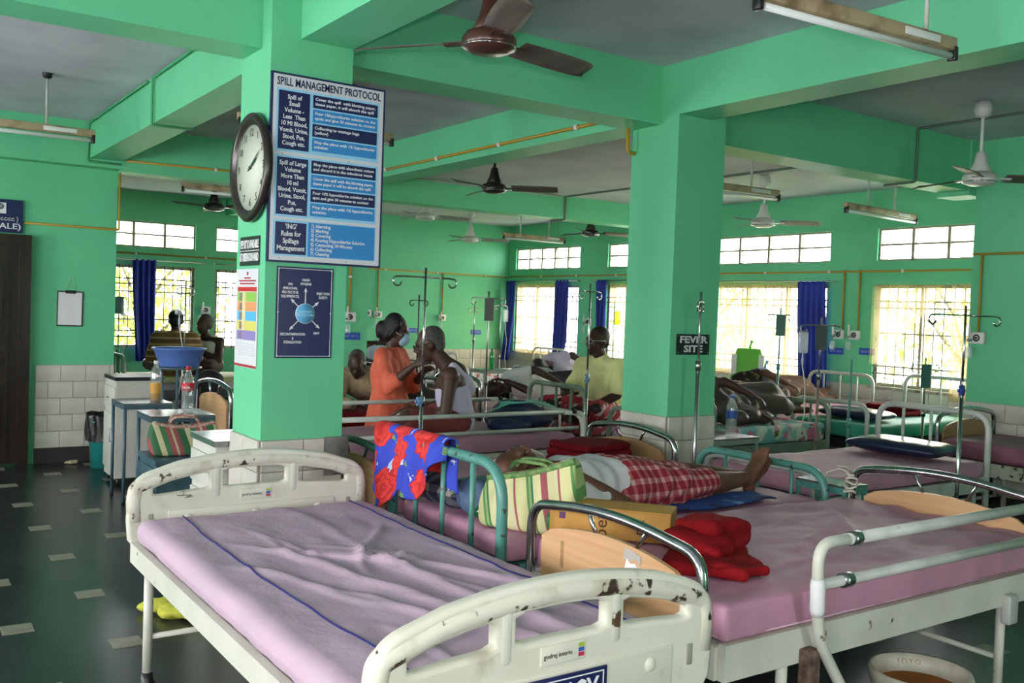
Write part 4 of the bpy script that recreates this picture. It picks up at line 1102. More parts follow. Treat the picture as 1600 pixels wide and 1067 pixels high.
pipe('dark conduit down the beam beside the white fan', [(6.92, 2.0, 3.11), (6.92, 4.453, 3.11), (6.92, 4.453, 2.69), (6.92, 4.735, 2.685)], .010, mat('dusty_conduit', (.10, .16, .12), .6), 0, 'conduit', 'electric_conduit', .015)
pipe('conduit across the ceiling to the second beam', [(7.16, 5.0, 2.972), (7.16, 9.32, 2.972), (7.16, 9.32, 2.69), (7.16, 9.60, 2.688)], .012, mat('dusty_conduit', (.10, .16, .12), .6), 0, 'conduit', 'electric_conduit', .015)
pipe('pale conduit along the top of the second beam', [(4.55, 9.318, 2.965), (7.1, 9.318, 2.965)], .009, GREYTUBE, 0, 'conduit', 'electric_conduit')
# oxygen outlets with their flow meters
def outlet(label, loc, d, meter=True):
    """loc on the wall, d = direction out of the wall"""
    t = bpy.data.objects.new('oxygen_outlet', None); COL.objects.link(t); t.empty_display_size = .05
    up = V((0, 0, 1)); u = up.cross(V(d)); t.matrix_world = fr(loc, u, up)
    tag(t, label, 'outlet', 'oxygen outlets')
    obj('plate', G().rbox((0, 0, .02), (.13, .10, .04), .008, 2), WHITEPL, t)
    obj('socket', G().tube([(.0+.024*cos(a), .024*sin(a), .042) for a in [2*pi*k/14 for k in range(14)]], .007, 6, closed=True), BLACKP, t)
    obj('socket', G().cyl((0, 0, .038), (0, 0, .05), .010, None, 10), BLACKP, t)
    if meter:
        mt = obj('flow_meter', G().cyl((-.045, -.02, .07), (-.045, .11, .07), .011, None, 10), WHITEPL, t)
        obj('valve', G().cyl((-.045, -.02, .04), (-.045, -.02, .09), .013, None, 10), STEEL, mt)
        obj('humidifier_bottle', G().lathe([(0, 0), (.028, 0), (.030, .01), (.030, .085), (.018, .10), (0, .10)], 14, Matrix.Translation((-.045, -.17, .07)) @ Matrix.Rotation(-pi/2, 4, 'X')), glassy('clear_plastic', (.95, .97, 1), .08, .35, (.8, .85, .9)), mt)
    return t
outlet('oxygen outlet on the right wall, left of the pair by the blue curtain', (9.0, 6.615, 1.415), (-1, 0, 0))
outlet('oxygen outlet on the right wall, right of the pair by the blue curtain', (9.0, 6.415, 1.415), (-1, 0, 0))
outlet('oxygen outlet between the two blue curtains on the right wall', (9.0, 11.02, 1.42), (-1, 0, 0))
outlet('oxygen outlet on the right foreground wall', (7.8, 4.36, 1.46), (-1, 0, 0))
outlet('oxygen outlet on the shaded column', (4.24, 9.17, 1.42), (0, -1, 0))
outlet('plain outlet right of the shaded column', (6.40, 13.2, 1.43), (0, -1, 0), False)
outlet('oxygen outlet beside the long pipe drop on the far wall', (6.58, 13.2, 1.41), (0, -1, 0))
outlet('oxygen outlet on the far wall behind the man in the vest', (7.72, 13.2, 1.39), (0, -1, 0))
outlet('oxygen outlet between the far left windows', (3.95, 13.2, 1.40), (0, -1, 0))
# ------------------------------------------------------------------ curtains
def curtain(label, axis, pos, u0, u1, z1, z0, folds, m, b0=None, b1=None, depth=.03, nv=24, name='curtain', pull=None):
    """hangs on plane axis=pos; u0..u1 at the rod, b0..b1 at the hem"""
    b0 = u0 if b0 is None else b0; b1 = u1 if b1 is None else b1
    def f(s, t):
        e = t*t*(3-2*t)
        a = u0+(u1-u0)*s; b = b0+(b1-b0)*s
        u = a*(1-e)+b*e
        if pull: u += pull(s, t)
        d = depth*(.6+.5*t)*sin(s*folds*2*pi+.6*sin(3*t)) + .01*nz(s*4, t*3, 1)
        z = z1+(z0-z1)*t
        return (pos+d, u, z) if axis == 'X' else (u, pos+d, z)
    o = obj(name, G().grid(f, max(24, int(folds*10)), nv), m)
    sd = o.modifiers.new('thickness', 'SOLIDIFY'); sd.thickness = .003
    return tag(o, label, 'curtain', 'curtains at the windows')
curtain('royal blue curtain swept aside in the far corner', 'X', 8.90, 13.12, 12.86, 2.04, .72, 3, CURT, 13.16, 12.95, .022, pull=lambda s, t: -.10*sin(pi*min(1, t*1.1))*0 + (.14*t*t if True else 0)-.1*t)
curtain('royal blue curtain between the two far corner panes', 'X', 8.90, 11.77, 11.43, 2.045, .74, 4, CURT, 11.80, 11.47)
curtain('royal blue curtain left of the yellow drip bag', 'X', 8.90, 10.78, 10.54, 2.04, .74, 3, CURT, 10.75, 10.55)
curtain('royal blue curtain hanging beside the oxygen outlets', 'X', 8.90, 7.15, 6.765, 2.0, .66, 5, CURT, 7.10, 6.70)
curtain('dark royal blue curtain at the far left window', 'Y', 13.08, 2.955, 3.255, 2.045, .70, 4, CURT, 3.02, 3.26)
curtain('cream net curtain at the far corner window', 'X', 8.945, 12.86, 11.78, 2.0, .86, 9, SHEER, depth=.014, name='net_curtain')
curtain('cream net curtain at the window of the single blue curtain', 'X', 8.945, 8.60, 7.14, 2.0, .86, 10, SHEER, depth=.014, name='net_curtain')
curtain('torn cream net curtain gathered at the right window', 'X', 8.945, 6.20, 5.40, 1.96, 1.12, 4, SHEER, 6.2, 6.05, .012, name='net_curtain', pull=lambda s, t: -.62*s*(1-s)*t*1.2)
curtain('narrow strip of cream net at the right window beside the wall', 'X', 8.945, 5.30, 4.70, 1.97, .80, 5, SHEER, 5.28, 4.80, .014, name='net_curtain')
curtain('cream net bunched beside the yellow drip bag', 'X', 8.93, 10.50, 10.05, 2.0, .95, 4, SHEER, 10.45, 9.9, .012, name='net_curtain')
def rod(label, a, b):
    t = thing('curtain_rod', label, 'curtain rod', a, 0, 'curtain rods')
    d = V(b)-V(a)
    obj('rod', G().cyl((0, 0, 0), d, .008, None, 8), STEEL, t)
    for p in (V((0, 0, 0)), d): obj('finial', G().ell(p, (.014, .014, .014), None, 8), STEEL, t)
    for s in (.04, .96):
        c = d*s; w = V((.10, 0, 0)) if abs(d.y) > abs(d.x) else V((0, .12, 0))
        obj('bracket', G().cyl(c, c+w, .006, None, 6), STEEL, t)
rod('curtain rod over the far corner window', (8.90, 13.15, 2.03), (8.90, 11.2, 2.03))
rod('curtain rod left of the far column', (8.90, 10.85, 2.03), (8.90, 8.9, 2.03))
rod('curtain rod right of the far column', (8.90, 8.75, 2.01), (8.90, 6.66, 2.0))
rod('curtain rod over the far left window', (2.05, 13.08, 2.035), (3.9, 13.08, 2.035))
rod('curtain rod over the second far left window', (4.02, 13.08, 2.035), (5.6, 13.08, 2.035))
# ------------------------------------------------------------------ drip stands
CLEARP = glassy('clear_plastic', (.95, .97, 1), .08, .35, (.8, .85, .9))
TUBING = mat('drip_tubing', (.66, .68, .66), .4)
def hook_bar(w, z, m, r=.006):
    g = G()
    for s in (-1, 1):
        pth = [(0, 0, z), (s*(w/2-.05), 0, z)] + [(s*(w/2-.02) + s*.03*cos(a), 0, z-.03+.03*sin(a)) for a in [pi/2-pi*1.45*k/9 for k in range(1, 10)]]
        g.tube(pth, r, 7)
    return g
def drip_stand(label, loc, top, hook=.40, m=CHROME, rz=0, zsplit=1.0, knob=None, card=None, bag=None, lean=0, hooks=True, lower=None, foot=.15):
    t = thing('drip_stand', label, 'drip stand', (loc[0], loc[1], 0), rz, 'drip stands')
    zs = min(zsplit, top-.2)
    obj('lower_pole', G().cyl((0, 0, .08), (lean*zs, 0, zs), .0125, None, 10), lower or m, t)
    obj('upper_pole', G().cyl((lean*zs, 0, zs-.02), (lean*top, 0, top), .0075, None, 8), m, t)
    for k in range(3):
        a = 2*pi*k/3+.4; F_ = foot
        b = obj('foot_leg', G().tube(fillet([(0, 0, .13), (F_*.4*cos(a), F_*.4*sin(a), .10), (F_*cos(a), F_*sin(a), .045)], .05, 3), .010, 8), m, t)
        obj('castor', G().ell((F_*cos(a), F_*sin(a), .022), (.022, .022, .022), None, 10), BLACKP, b)
    if hooks: obj('hook_bar', hook_bar(hook, top-.06, IRONDK).add([], []), m, t).location = (lean*top, 0, 0)
    kn = obj('clamp', G().cyl((lean*zs, 0, zs-.04), (lean*zs, 0, zs+.02), .019, None, 10), m, t)
    if knob:
        g = G().cyl((-.03, -.012, zs-.01), (-.03, -.03, zs-.01), .016, None, 10)
        for k in range(6): g.ell((-.03+.022*cos(k*pi/3), -.022, zs-.01+.022*sin(k*pi/3)), (.011, .009, .011), None, 8)
        obj('clamp_knob', g, knob, kn)
    if card is not None:
        obj('card', G().box((-.055+lean*top, -.010, top-.06-.20), (.055+lean*top, -.007, top-.06)), card, t)
    if bag:
        s, bm, ln = bag
        x = s*(hook/2-.02)+lean*top
        b = obj('drip_bag', G().rbox((x, 0, top-.20), (.085, .035, .18), .016, 3), bm, t)
        obj('drip_tube', G().tube([(x, 0, top-.28), (x, 0, top-.38), (x+.02, -.02, top-.55), (x-.02*s, -.03, top-.55-ln*.5), (x+.03*s, -.03, top-.55-ln)], .004, 6), TUBING, b)
        obj('drip_chamber', G().cyl((x, 0, top-.38), (x, 0, top-.32), .010, None, 8), CLEARP, b)
    return t
BLUEKN = mat('pale_blue_knob', (.18, .35, .65), .4)
REDKN = mat('dark_red_knob', (.16, .02, .02), .4)
GREYCARD = mat('grey_card', (.10, .11, .12), .6)
TEALCARD = mat('teal_card', (.05, .14, .13), .6)
YELB = glassy('yellow_drip_bag', (.9, .85, .1), .08, .6, (.8, .75, .05))
drip_stand('chrome drip stand with curled hooks and a pale blue knob behind the flowered cloth', (2.975, 5.30), 1.80, .44, CHROME, 0, .96, BLUEKN)
drip_stand('drip stand with a pale blue knob in front of the man in yellow', (4.72, 5.78), 1.78, .30, CHROME, .3, 1.05, BLUEKN)
drip_stand('drip stand with a grey card between the man in the vest and the blue curtain', (4.57, 7.0), 1.71, .40, STEEL, .2, .92, None, GREYCARD)
drip_stand('thin drip stand behind the woman in orange, right of her head', (4.98, 9.0), 1.68, .26, IRONDK, .3, .85)
drip_stand('bare thin drip stand against the far wall', (6.64, 10.5), 1.62, .16, STEEL, 0, 1.16)
drip_stand('drip stand with a hanging bag in front of the swept blue curtain', (7.44, 11.08), 1.67, .24, STEEL, .2, .9, None, None, (1, CLEARP, .5))
drip_stand('drip stand with a yellow drip bag behind the man in yellow', (8.02, 9.32), 1.70, .16, STEEL, 0, .9, None, None, (1, YELB, .4))
drip_stand('tall bare drip stand in front of the fever site sign', (4.27, 4.155), 1.705, .12, STEEL, .5, 1.26, None)
drip_stand('drip stand with a grey card in front of the cream net curtain', (7.12, 5.90), 1.66, .30, TEAL, -.2, 1.12, None, TEALCARD, None, 0, True)
drip_stand('rusty drip stand with a hanging bag in front of the single blue curtain', (6.40, 4.89), 1.58, .36, STEEL, -.3, 1.12, None, GREYCARD, (-1, CLEARP, .45), 0, True, mat('rusty_pole', (.22, .12, .05), .5, col2=(.3, .28, .25), scale=30))
drip_stand('drip stand with a dark blue knob at the foot of the navy pillow bed', (5.60, 3.22), 1.68, .58, CHROME, -.2, 1.17, mat('dark_blue_knob', (.03, .06, .35), .4))
drip_stand('short drip stand with a green card below the torn net curtain', (7.62, 4.72), 1.27, .30, STEEL, -.2, .8, None, TEALCARD)
drip_stand('short bent drip stand left of the green mattress', (6.22, 4.46), 1.27, .10, TEAL, .3, .8)
drip_stand('drip stand with a tall clear bag above the blue basin', (2.31, 8.28), 1.70, .16, STEEL, .4, .9, None, None, (-1, CLEARP, .5))
drip_stand('drip stand with a teal card left of the dark blue curtain', (2.56, 11.95), 1.60, .16, TEAL, .2, .9, None, TEALCARD, (1, CLEARP, .4))
drip_stand('drip stand in front of the green carrier bag at the window', (7.6, 7.25), 1.62, .16, STEEL, 0, .9)
# ------------------------------------------------------------------ tables, lockers, basin, bin
def small_table(label, x0, x1, y0, y1, z, m=STEELBLUE, topm=ALU, shelf=None):
    t = thing('side_table', label, 'table', (x0, y0, 0), 0, 'steel side tables')
    w, d = x1-x0, y1-y0
    obj('table_top', G().box((0, 0, z-.012), (w, d, z)), topm, t)
    for k, (a, b, c, e) in enumerate(((0, 0, w, .012), (0, d-.012, w, d), (0, .012, .012, d-.012), (w-.012, .012, w, d-.012))):
        obj('apron', G().box((a, b, z-.045), (c, e, z-.012)), m, t)
    for x in (.012, w-.012):
        for y in (.012, d-.012):
            lg = obj('leg', G().tube([(x, y, .02), (x, y, z-.03)], .012, 8), m, t)
            obj('rubber_foot', G().cyl((x, y, 0), (x, y, .03), .015, None, 8), BLACKP, lg)
    if shelf: obj('shelf', G().box((.012, .012, shelf), (w-.012, d-.012, shelf+.01)), m, t)
    return t
small_table('blue grey steel table carrying the amber bottle', 1.64, 1.99, 7.42, 7.84, .75)
small_table('blue grey steel table carrying the red labelled cola bottle', 1.63, 2.06, 6.58, 6.98, .75, shelf=.25)
small_table('low steel table carrying the water bottle beside the far column', 4.74, 5.26, 4.50, 4.95, .72, SAGE)
small_table('teal steel table between the teal bed and the navy pillow bed', 4.215, 4.40, 3.02, 3.34, .70, TEAL)
def locker(label, x0, x1, y0, y1, h, m, top):
    t = thing('bedside_locker', label, 'locker', (x0, y0, 0), 0, 'bedside lockers')
    w, d = x1-x0, y1-y0
    obj('body', G().box((0, 0, .06), (w, d, h-.03)), m, t)
    obj('worktop', G().box((-.012, -.012, h-.03), (w+.012, d+.012, h)), top, t)
    dr = obj('door', G().rbox((-.008, d/2, h*.40), (.014, d-.03, h*.52), .004, 1), m, t)
    obj('handle', G().tube([(-.016, d*.2, h*.40), (-.03, d*.2, h*.40), (-.03, d*.2, h*.52), (-.016, d*.2, h*.52)], .004, 6), STEEL, dr)
    dw = obj('drawer', G().rbox((-.008, d/2, h*.80), (.014, d-.03, h*.20), .004, 1), m, t)
    obj('handle', G().cyl((-.03, d*.4, h*.80), (-.03, d*.6, h*.80), .005, None, 6), STEEL, dw)
    for x in (.03, w-.03):
        for y in (.03, d-.03): obj('foot', G().cyl((x, y, 0), (x, y, .06), .014, None, 8), BLACKP, t)
    return t
locker('cream steel locker with a dark top beside the tiled wall', 1.74, 2.10, 8.15, 8.55, .89, CREAMBOX, IRONDK)
locker('cream steel locker with a scuffed top behind the near column', 1.50, 1.86, 4.77, 5.17, .835, CREAMBOX, ALU)
locker('blue grey steel locker under the striped bag on the left', 1.52, 1.97, 5.98, 6.40, .55, STEELBLUE, STEELBLUE)
locker('grey locker below the window with bags on it', 8.50, 8.94, 7.30, 7.80, .80, CREAMBOX, ALU)
bs = thing('basin_stand', 'blue painted iron stand holding the blue basin', 'stand', (2.165, 7.90, 0))
obj('ring', G().tube([(.17*cos(a), .17*sin(a), .985) for a in [2*pi*k/24 for k in range(24)]], .009, 6, closed=True), STEELBLUE, bs)
for k in range(3):
    a = 2*pi*k/3-1.9
    obj('leg', G().tube([(.165*cos(a), .165*sin(a), .985), (.12*cos(a), .12*sin(a), .5), (.14*cos(a), .14*sin(a), 0)], .012, 8), STEELBLUE, bs)
ba = tag(obj('plastic_basin', G().lathe([(0, 0), (.145, 0), (.155, .01), (.20, .14), (.215, .142), (.213, .152), (.195, .150), (.148, .018), (0, .014)], 36), mat('cornflower_plastic', (.10, .19, .52), .35)), 'cornflower blue plastic basin raised on an iron stand', 'basin')
ba.location = (2.165, 7.90, .995)
tb = thing('waste_bin', 'turquoise bin with a black liner beside the tiled wall', 'bin', (1.87, 9.14, 0))
obj('pail', G().lathe([(0, 0), (.125, 0), (.155, .40), (.165, .42), (.16, .425), (.15, .40), (.12, .012), (0, .012)], 32), mat('turquoise_plastic', (.02, .24, .22), .4), tb)
def liner(u, v):
    a = 2*pi*u; t = v
    r = .168+.012*nz(cos(a)*3, sin(a)*3, t*2)+.012*sin(9*a+4*t)*(.3+t)
    if t < .75: z = .24+.25*(t/.75)
    else: z = .49-.18*((t-.75)/.25); r -= .05*((t-.75)/.25)
    return (r*cos(a), r*sin(a), z+.012*nz(a*2, t*3, 5))
obj('bin_liner', G().grid(liner, 60, 16), mat('black_polythene', (.010, .010, .011), .3, spec=.6, bump=.4, bscale=25), tb)
# bucket under the right foreground bed
bk = thing('paint_bucket', 'orange brown bucket with a cream rim under the right foreground bed', 'bucket', (3.205, 1.945, 0))
BUCK = mat('orange_brown_enamel', (.32, .12, .03), .4, col2=(.22, .08, .02), scale=8, wear=(.5, .45, .35), wscale=7, wlo=.66, whi=.72)
obj('pail', G().lathe([(0, 0), (.12, 0), (.155, .24), (.150, .24), (.116, .012), (0, .012)], 40), BUCK, bk)
obj('rim', G().lathe([(.150, .235), (.172, .235), (.180, .285), (.176, .298), (.166, .296), (.150, .262), (.148, .235)], 44), mat('cream_rim', (.55, .53, .44), .4, col2=(.40, .35, .26), scale=12), bk)
obj('contents', G().lathe([(0, .17), (.138, .172), (.138, .165), (0, .165)], 28), BUCK, bk)
obj('wire_handle', G().tube([(-.172, 0, .27), (-.20, -.02, .22), (-.215, -.05, .15), (-.20, -.06, .08)], .005, 6), mat('rusty_wire', (.12, .06, .03), .6), bk)
for k, ch in enumerate('JOYO'):
    a = radians(62-9*k)
    d = V((cos(a), sin(a), 0)); n_ = V((sin(a), -cos(a), 0))
    text('lettering', ch, .028, mat('worn_brown_print', (.30, .18, .06), .6), bk, fr(d*.1535+V((0, 0, .27)), n_, V((d.x*.35, d.y*.35, .94))))
# ------------------------------------------------------------------ soft goods
def woven_bag(name, label, loc, w, d, h, rz, m, trim, tilt=0, flop=.0, slope=0, hh=1.0):
    t = thing(name, label, 'bag', loc, rz, 'striped woven bags')
    def f(p, n):
        s = max(0, (p.z+h/2)/h)
        k = 1+.10*sin(pi*s)-.04*s
        q = V((p.x*k, p.y*(1-.72*s**1.4), p.z))
        q.z += (-.10*h*(1-(2*p.x/w)**2))*s*s*flop
        q += V((nz(p.x*6, p.y*6, p.z*6, 1)*.010, nz(p.x*6+5, p.y*6, p.z*6, 1)*.014, 0))
        q.x += tilt*s; q.z += slope*p.x*s
        return q
    obj('bag_body', G().rbox((0, 0, h/2), (w, d, h), .035, 3, None, (18, 6, 14), f), m, t, lambda c: (c.x*1.0+.30*c.z, c.z))
    bnd = []
    for k in range(25):
        x = -w*.47+w*.94*k/24
        bnd.append((x*1.0+tilt, -d*.13-.004, h*(1-.10*flop*(1-(2*x/w)**2))-.014+slope*x))
    obj('hem_band', G().tube(bnd, .014, 8), trim, t)
    for s in (-1, 1):
        y = s*d*.12
        obj('handle', G().tube(fillet([(-w*.22+tilt, y, h*.93), (-w*.17+tilt, y*1.4, h+.10*hh), (.0+tilt, y*2.2, h+.13*hh), (w*.17+tilt, y*1.4, h+.09*hh), (w*.22+tilt, y, h*.93)], .06, 4), .008, 7), trim, t)
    return t
STR1 = stripes('cream_green_maroon_weave', [(3, (.62, .60, .30)), (.6, (.10, .28, .08)), (.6, (.30, .42, .16)), (.6, (.05, .20, .07)), (2.2, (.62, .60, .32)), (2.0, (.34, .08, .10)), (3.0, (.64, .60, .34)), (.6, (.36, .10, .12))], 4.6)
STR2 = stripes('green_cream_red_weave', [(1.6, (.03, .12, .05)), (1.2, (.50, .46, .26)), (1.2, (.05, .16, .07)), (1.0, (.32, .08, .08)), (.5, (.45, .40, .25)), (1.0, (.30, .07, .07))], 5.5)
GREENTRIM = mat('green_webbing', (.08, .22, .06), .8, col2=(.25, .36, .14), scale=40)
REDTRIM = mat('red_white_webbing', (.38, .12, .10), .8, col2=(.55, .42, .35), scale=60)
woven_bag('woven_bag', 'cream woven bag with green and maroon stripes behind the teal bed head', (2.335, 3.19, .637), .42, .20, .27, radians(-62), STR1, GREENTRIM, flop=.6, slope=.28, hh=.15)
woven_bag('woven_bag', 'green striped woven bag slumped on the blue grey locker', (1.74, 6.20, .551), .40, .26, .22, radians(-8), STR2, REDTRIM, flop=1.4, hh=.2)
woven_bag('woven_bag', 'dark striped woven bag beside the water bottle at the far column', (4.86, 4.80, .721), .22, .13, .26, radians(-40), STR2, GREENTRIM, flop=1)
# flowered cloth thrown over the teal bed head
ROSE = floral('royal_blue_rose_print', (.03, .06, .50), [((.75, .78, .85), 15, .20, (.6, .65, .9)), ((.30, .50, .85), 4.1, .20, (.45, .65, .9)), ((.04, .16, .06), 8, .19, (.20, .36, .12)), ((.42, .008, .012), 5.6, .46, (.80, .05, .04))], 1, 1)
def drape(s, t):
    # s: along the bar (world Y), t: from the front hem over the bar to the back hem
    y = 4.15-.66*s
    Lf = .30+.07*sin(s*5+.4)-.10*max(0, s-.72)/.28 + .05*sin(s*11); Lb = .22+.04*sin(s*7)
    d = t*(Lf+Lb)-Lf
    fold = .022*sin(s*17+d*7)+.020*nz(s*6, d*8, 2)+.008*sin(s*41-d*9)
    zb = .958+.0*s
    if d < -.03: return (2.118-.034-fold*.9-.03*((-d-.03)/.3), y-.10*(-d)*(.5-s)*1.6+.03*(-d), zb+.0+d+.03)
    if d > .03: return (2.118+.034+fold*.6, y, zb-d+.03)
    a = d/.03*pi/2
    return (2.118+.034*sin(a)+fold*.3, y, zb+.028*cos(a)*1.0)
cl = obj('flowered_cloth', G().grid(drape, 64, 46), ROSE, None, lambda c: (c.y*1.0, c.z-.4*c.x))
sd = cl.modifiers.new('thickness', 'SOLIDIFY'); sd.thickness = .006; sd.offset = 1
tag(cl, 'royal blue cloth with red roses thrown over the teal bed head', 'cloth')
def bundle(name, label, cat, prims, m, voxel=.012, amp=.01, sc=9, group=None, uv=None):
    o = blob(name, prims, m, None, voxel, 3, uv, lambda c, n: c+n*(nz(c.x*sc, c.y*sc, c.z*sc)*amp+nz(c.x*sc*2.3, c.y*sc*2.3, c.z*sc*2.3)*amp*.5))
    return tag(o, label, cat, group)
def fold_stack(name, label, loc, w, d, hs, m, rz=0, cat='blanket', r=.03):
    """folded blanket: rounded layers stacked, each a fold"""
    t = thing(name, label, cat, loc, rz, None); z = 0
    for k, h in enumerate(hs):
        jx = .012*nz(k*3.3, 1, 2); jy = .012*nz(k*2.1, 5, 2)
        obj('fold', G().rbox((jx, jy, z+h/2), (w-.02*k, d-.015*k, h), min(r, h*.48), 3, None, (14, 10, 1), lambda p, n: p+n*(nz(p.x*7+k, p.y*7, p.z*7)*.012)), m, t)
        z += h*.93
    return t
rb = thing('red_blanket', 'bright red wool blanket heaped on the bed with the guard rail', 'blanket', (2.50, 2.40, .667)); rb.scale = (.84, .84, .78)
def rfold(c, d, rot, r, k, bend=0):
    def f(p, n):
        q = p + n*(nz(p.x*8+k, p.y*8, p.z*8)*.016+nz(p.x*19+k, p.y*19, p.z*19)*.006)
        q.z += bend*(p.x/d[0])**2
        return q
    obj('fold', G().rbox((0, 0, 0), d, r, 4, Matrix.Translation(c) @ Matrix.Rotation(rot[2], 4, 'Z') @ Matrix.Rotation(rot[1], 4, 'Y') @ Matrix.Rotation(rot[0], 4, 'X'), (18, 14, 2), f), REDW, rb)
rfold((.0, -.06, .030), (.46, .34, .058), (0, 0, radians(42)), .028, 1)
rfold((.06, -.13, .028), (.34, .24, .050), (0, radians(2), radians(60)), .02, 7)
rfold((.12, .06, .085), (.40, .30, .085), (radians(4), radians(-5), radians(20)), .042, 3, .03)
rfold((.20, .10, .135), (.30, .24, .075), (radians(-6), radians(6), radians(8)), .036, 5, -.03)
fold_stack('maroon_blanket', 'folded maroon wool blanket on the bed behind the lying man', (3.72, 4.50, .627), .44, .36, (.05, .05, .045), MAROON, radians(8))
fold_stack('maroon_blanket', 'folded maroon blanket on the bright green mattress', (8.25, 5.42, .682), .36, .40, (.05, .05), MAROON, 0)
def pillow(label, loc, w, d, h, m, rz=0, name='pillow'):
    def f(p, n):
        e = (1-abs(2*p.x/w)**2.5)*(1-abs(2*p.y/d)**2.5)
        q = V((p.x, p.y, p.z*(.25+.75*max(0, e)**.5)))
        return q + n*nz(p.x*6, p.y*6, p.z*3)*.008
    o = obj(name, G().rbox((0, 0, 0), (w, d, h), h*.45, 3, None, (16, 12, 1), f), m)
    o.location = (loc[0], loc[1], loc[2]+h/2); o.rotation_euler = (0, 0, rz)
    return tag(o, label, 'pillow', 'pillows on the beds')
pillow('glossy navy pillow on the pink plastic covered mattress', (5.90, 3.80, .665), .40, .66, .11, NAVY, radians(4))
pillow('glossy navy pillow on the bright green mattress', (7.45, 5.27, .686), .36, .62, .10, NAVY, 0)
pillow('teal pillow under the lying man behind the striped bag', (2.47, 3.62, .640), .34, .60, .11, mat('teal_cotton', (.03, .22, .18), .8), 0)
pillow('pillow in a grey cover on the flowered sheet', (5.30, 5.42, .695), .34, .56, .12, mat('grey_cotton', (.32, .31, .30), .8), 0)
# navy cover with mint cords and a clear sheet on the guard railed bed
bundle('navy_bundle', 'navy blue bundle on the bed with two guard rails', 'bundle', [('e', (4.22, 5.98, .715), (.30, .20, .085)), ('e', (4.30, 6.12, .74), (.20, .22, .11)), ('e', (4.05, 5.86, .69), (.18, .14, .055))], mat('navy_cloth', (.014, .025, .075), .6), .014, .014, 7)
MINT = mat('mint_cord', (.15, .55, .42), .5)
mc = thing('mint_cords', 'loose mint green cords lying across the navy bundle', 'cord', (4.24, 5.95, .80))
for k in range(5):
    obj('cord', G().tube([(-.35+.05*k, -.05+.04*k, -.01), (-.12, .02+.03*k, .035+.01*nz(k, 2, 1)), (.12, .04+.03*k, .04), (.34, .02+.05*k, -.01+.01*k)], .005, 6), MINT, mc)
# blue print towel under the lying man's legs
TOWEL = floral('navy_blue_towel_print', (.02, .07, .30), [((.015, .02, .09), 5.5, .30, (.02, .03, .12)), ((.10, .25, .55), 7, .22, (.15, .35, .65)), ((.5, .10, .05), 4, .07, (.6, .5, .4))], 1, 1)
tw = obj('printed_towel', G().grid(lambda u, v: (2.98+.84*u+.04*(v-.5), 3.115+.20*v+.02*sin(u*9), .650+.008*nz(u*6, v*4, 1)+.004*abs(sin(u*8+v*2))), 40, 12), TOWEL, None, lambda c: (c.x, c.y))
sd = tw.modifiers.new('thickness', 'SOLIDIFY'); sd.thickness = .007; sd.offset = 1
tag(tw, 'navy and blue printed towel under the lying legs', 'towel')
# carton on the right foreground bed
CARD = mat('orange_brown_card', (.58, .31, .07), .7, col2=(.50, .26, .06), scale=6)
cbx = thing('carton', 'orange brown printed carton lying behind the laminate end board', 'box', (2.44, 2.815, .668), math.atan2(-.36, .29))
obj('carton_body', G().rbox((0, .09, .058), (.48, .20, .115), .004, 1), CARD, cbx)
obj('carton_flap', G().box((-.24, -.012, .116), (.24, .14, .121)), CARD, cbx)
PRN = mat('brown_carton_print', (.09, .035, .03), .7)
for s, x, z, sz, r_ in (('pex', -.03, .058, .075, pi/2), ('pe', .12, .058, .065, pi/2), ('LTD.', .155, .05, .026, pi/2)):
    text('lettering', s, sz, PRN, cbx, fr((x, -.0106, z), (cos(r_), 0, sin(r_)), (-sin(r_), 0, cos(r_))))
obj('print_mark', G().box((-.20, -.0112, .065), (-.175, -.0102, .09)), mat('purple_print', (.12, .05, .15), .7), cbx)
# odds and ends at the head of the teal bed
pb = mat('plaid_dark', (.02, .02, .045), .85)
PLAID = checks('navy_plaid', (.018, .02, .05), (.10, .10, .12), (.45, .42, .40), 14, 11)
bundle('plaid_cloth', 'dark navy plaid cloth stuffed behind the teal bars', 'cloth', [('e', (2.28, 3.86, .70), (.08, .13, .085)), ('e', (2.30, 3.72, .69), (.08, .10, .07))], PLAID, .012, .01, 12, None, lambda c: (c.y+c.x, c.z))
bundle('denim_bag', 'washed blue denim bundle behind the teal bars', 'bundle', [('e', (2.26, 3.52, .72), (.07, .10, .09)), ('e', (2.30, 3.45, .70), (.06, .08, .065))], mat('washed_denim', (.10, .17, .28), .85, col2=(.07, .12, .20), scale=20), .012, .01, 12)
bundle('green_bag', 'small bright green plastic bag behind the laminate end board', 'bag', [('e', (2.36, 3.02, .70), (.07, .06, .06)), ('e', (2.40, 3.05, .73), (.05, .04, .05))], mat('green_polythene', (.01, .16, .05), .3), .010, .01, 14)
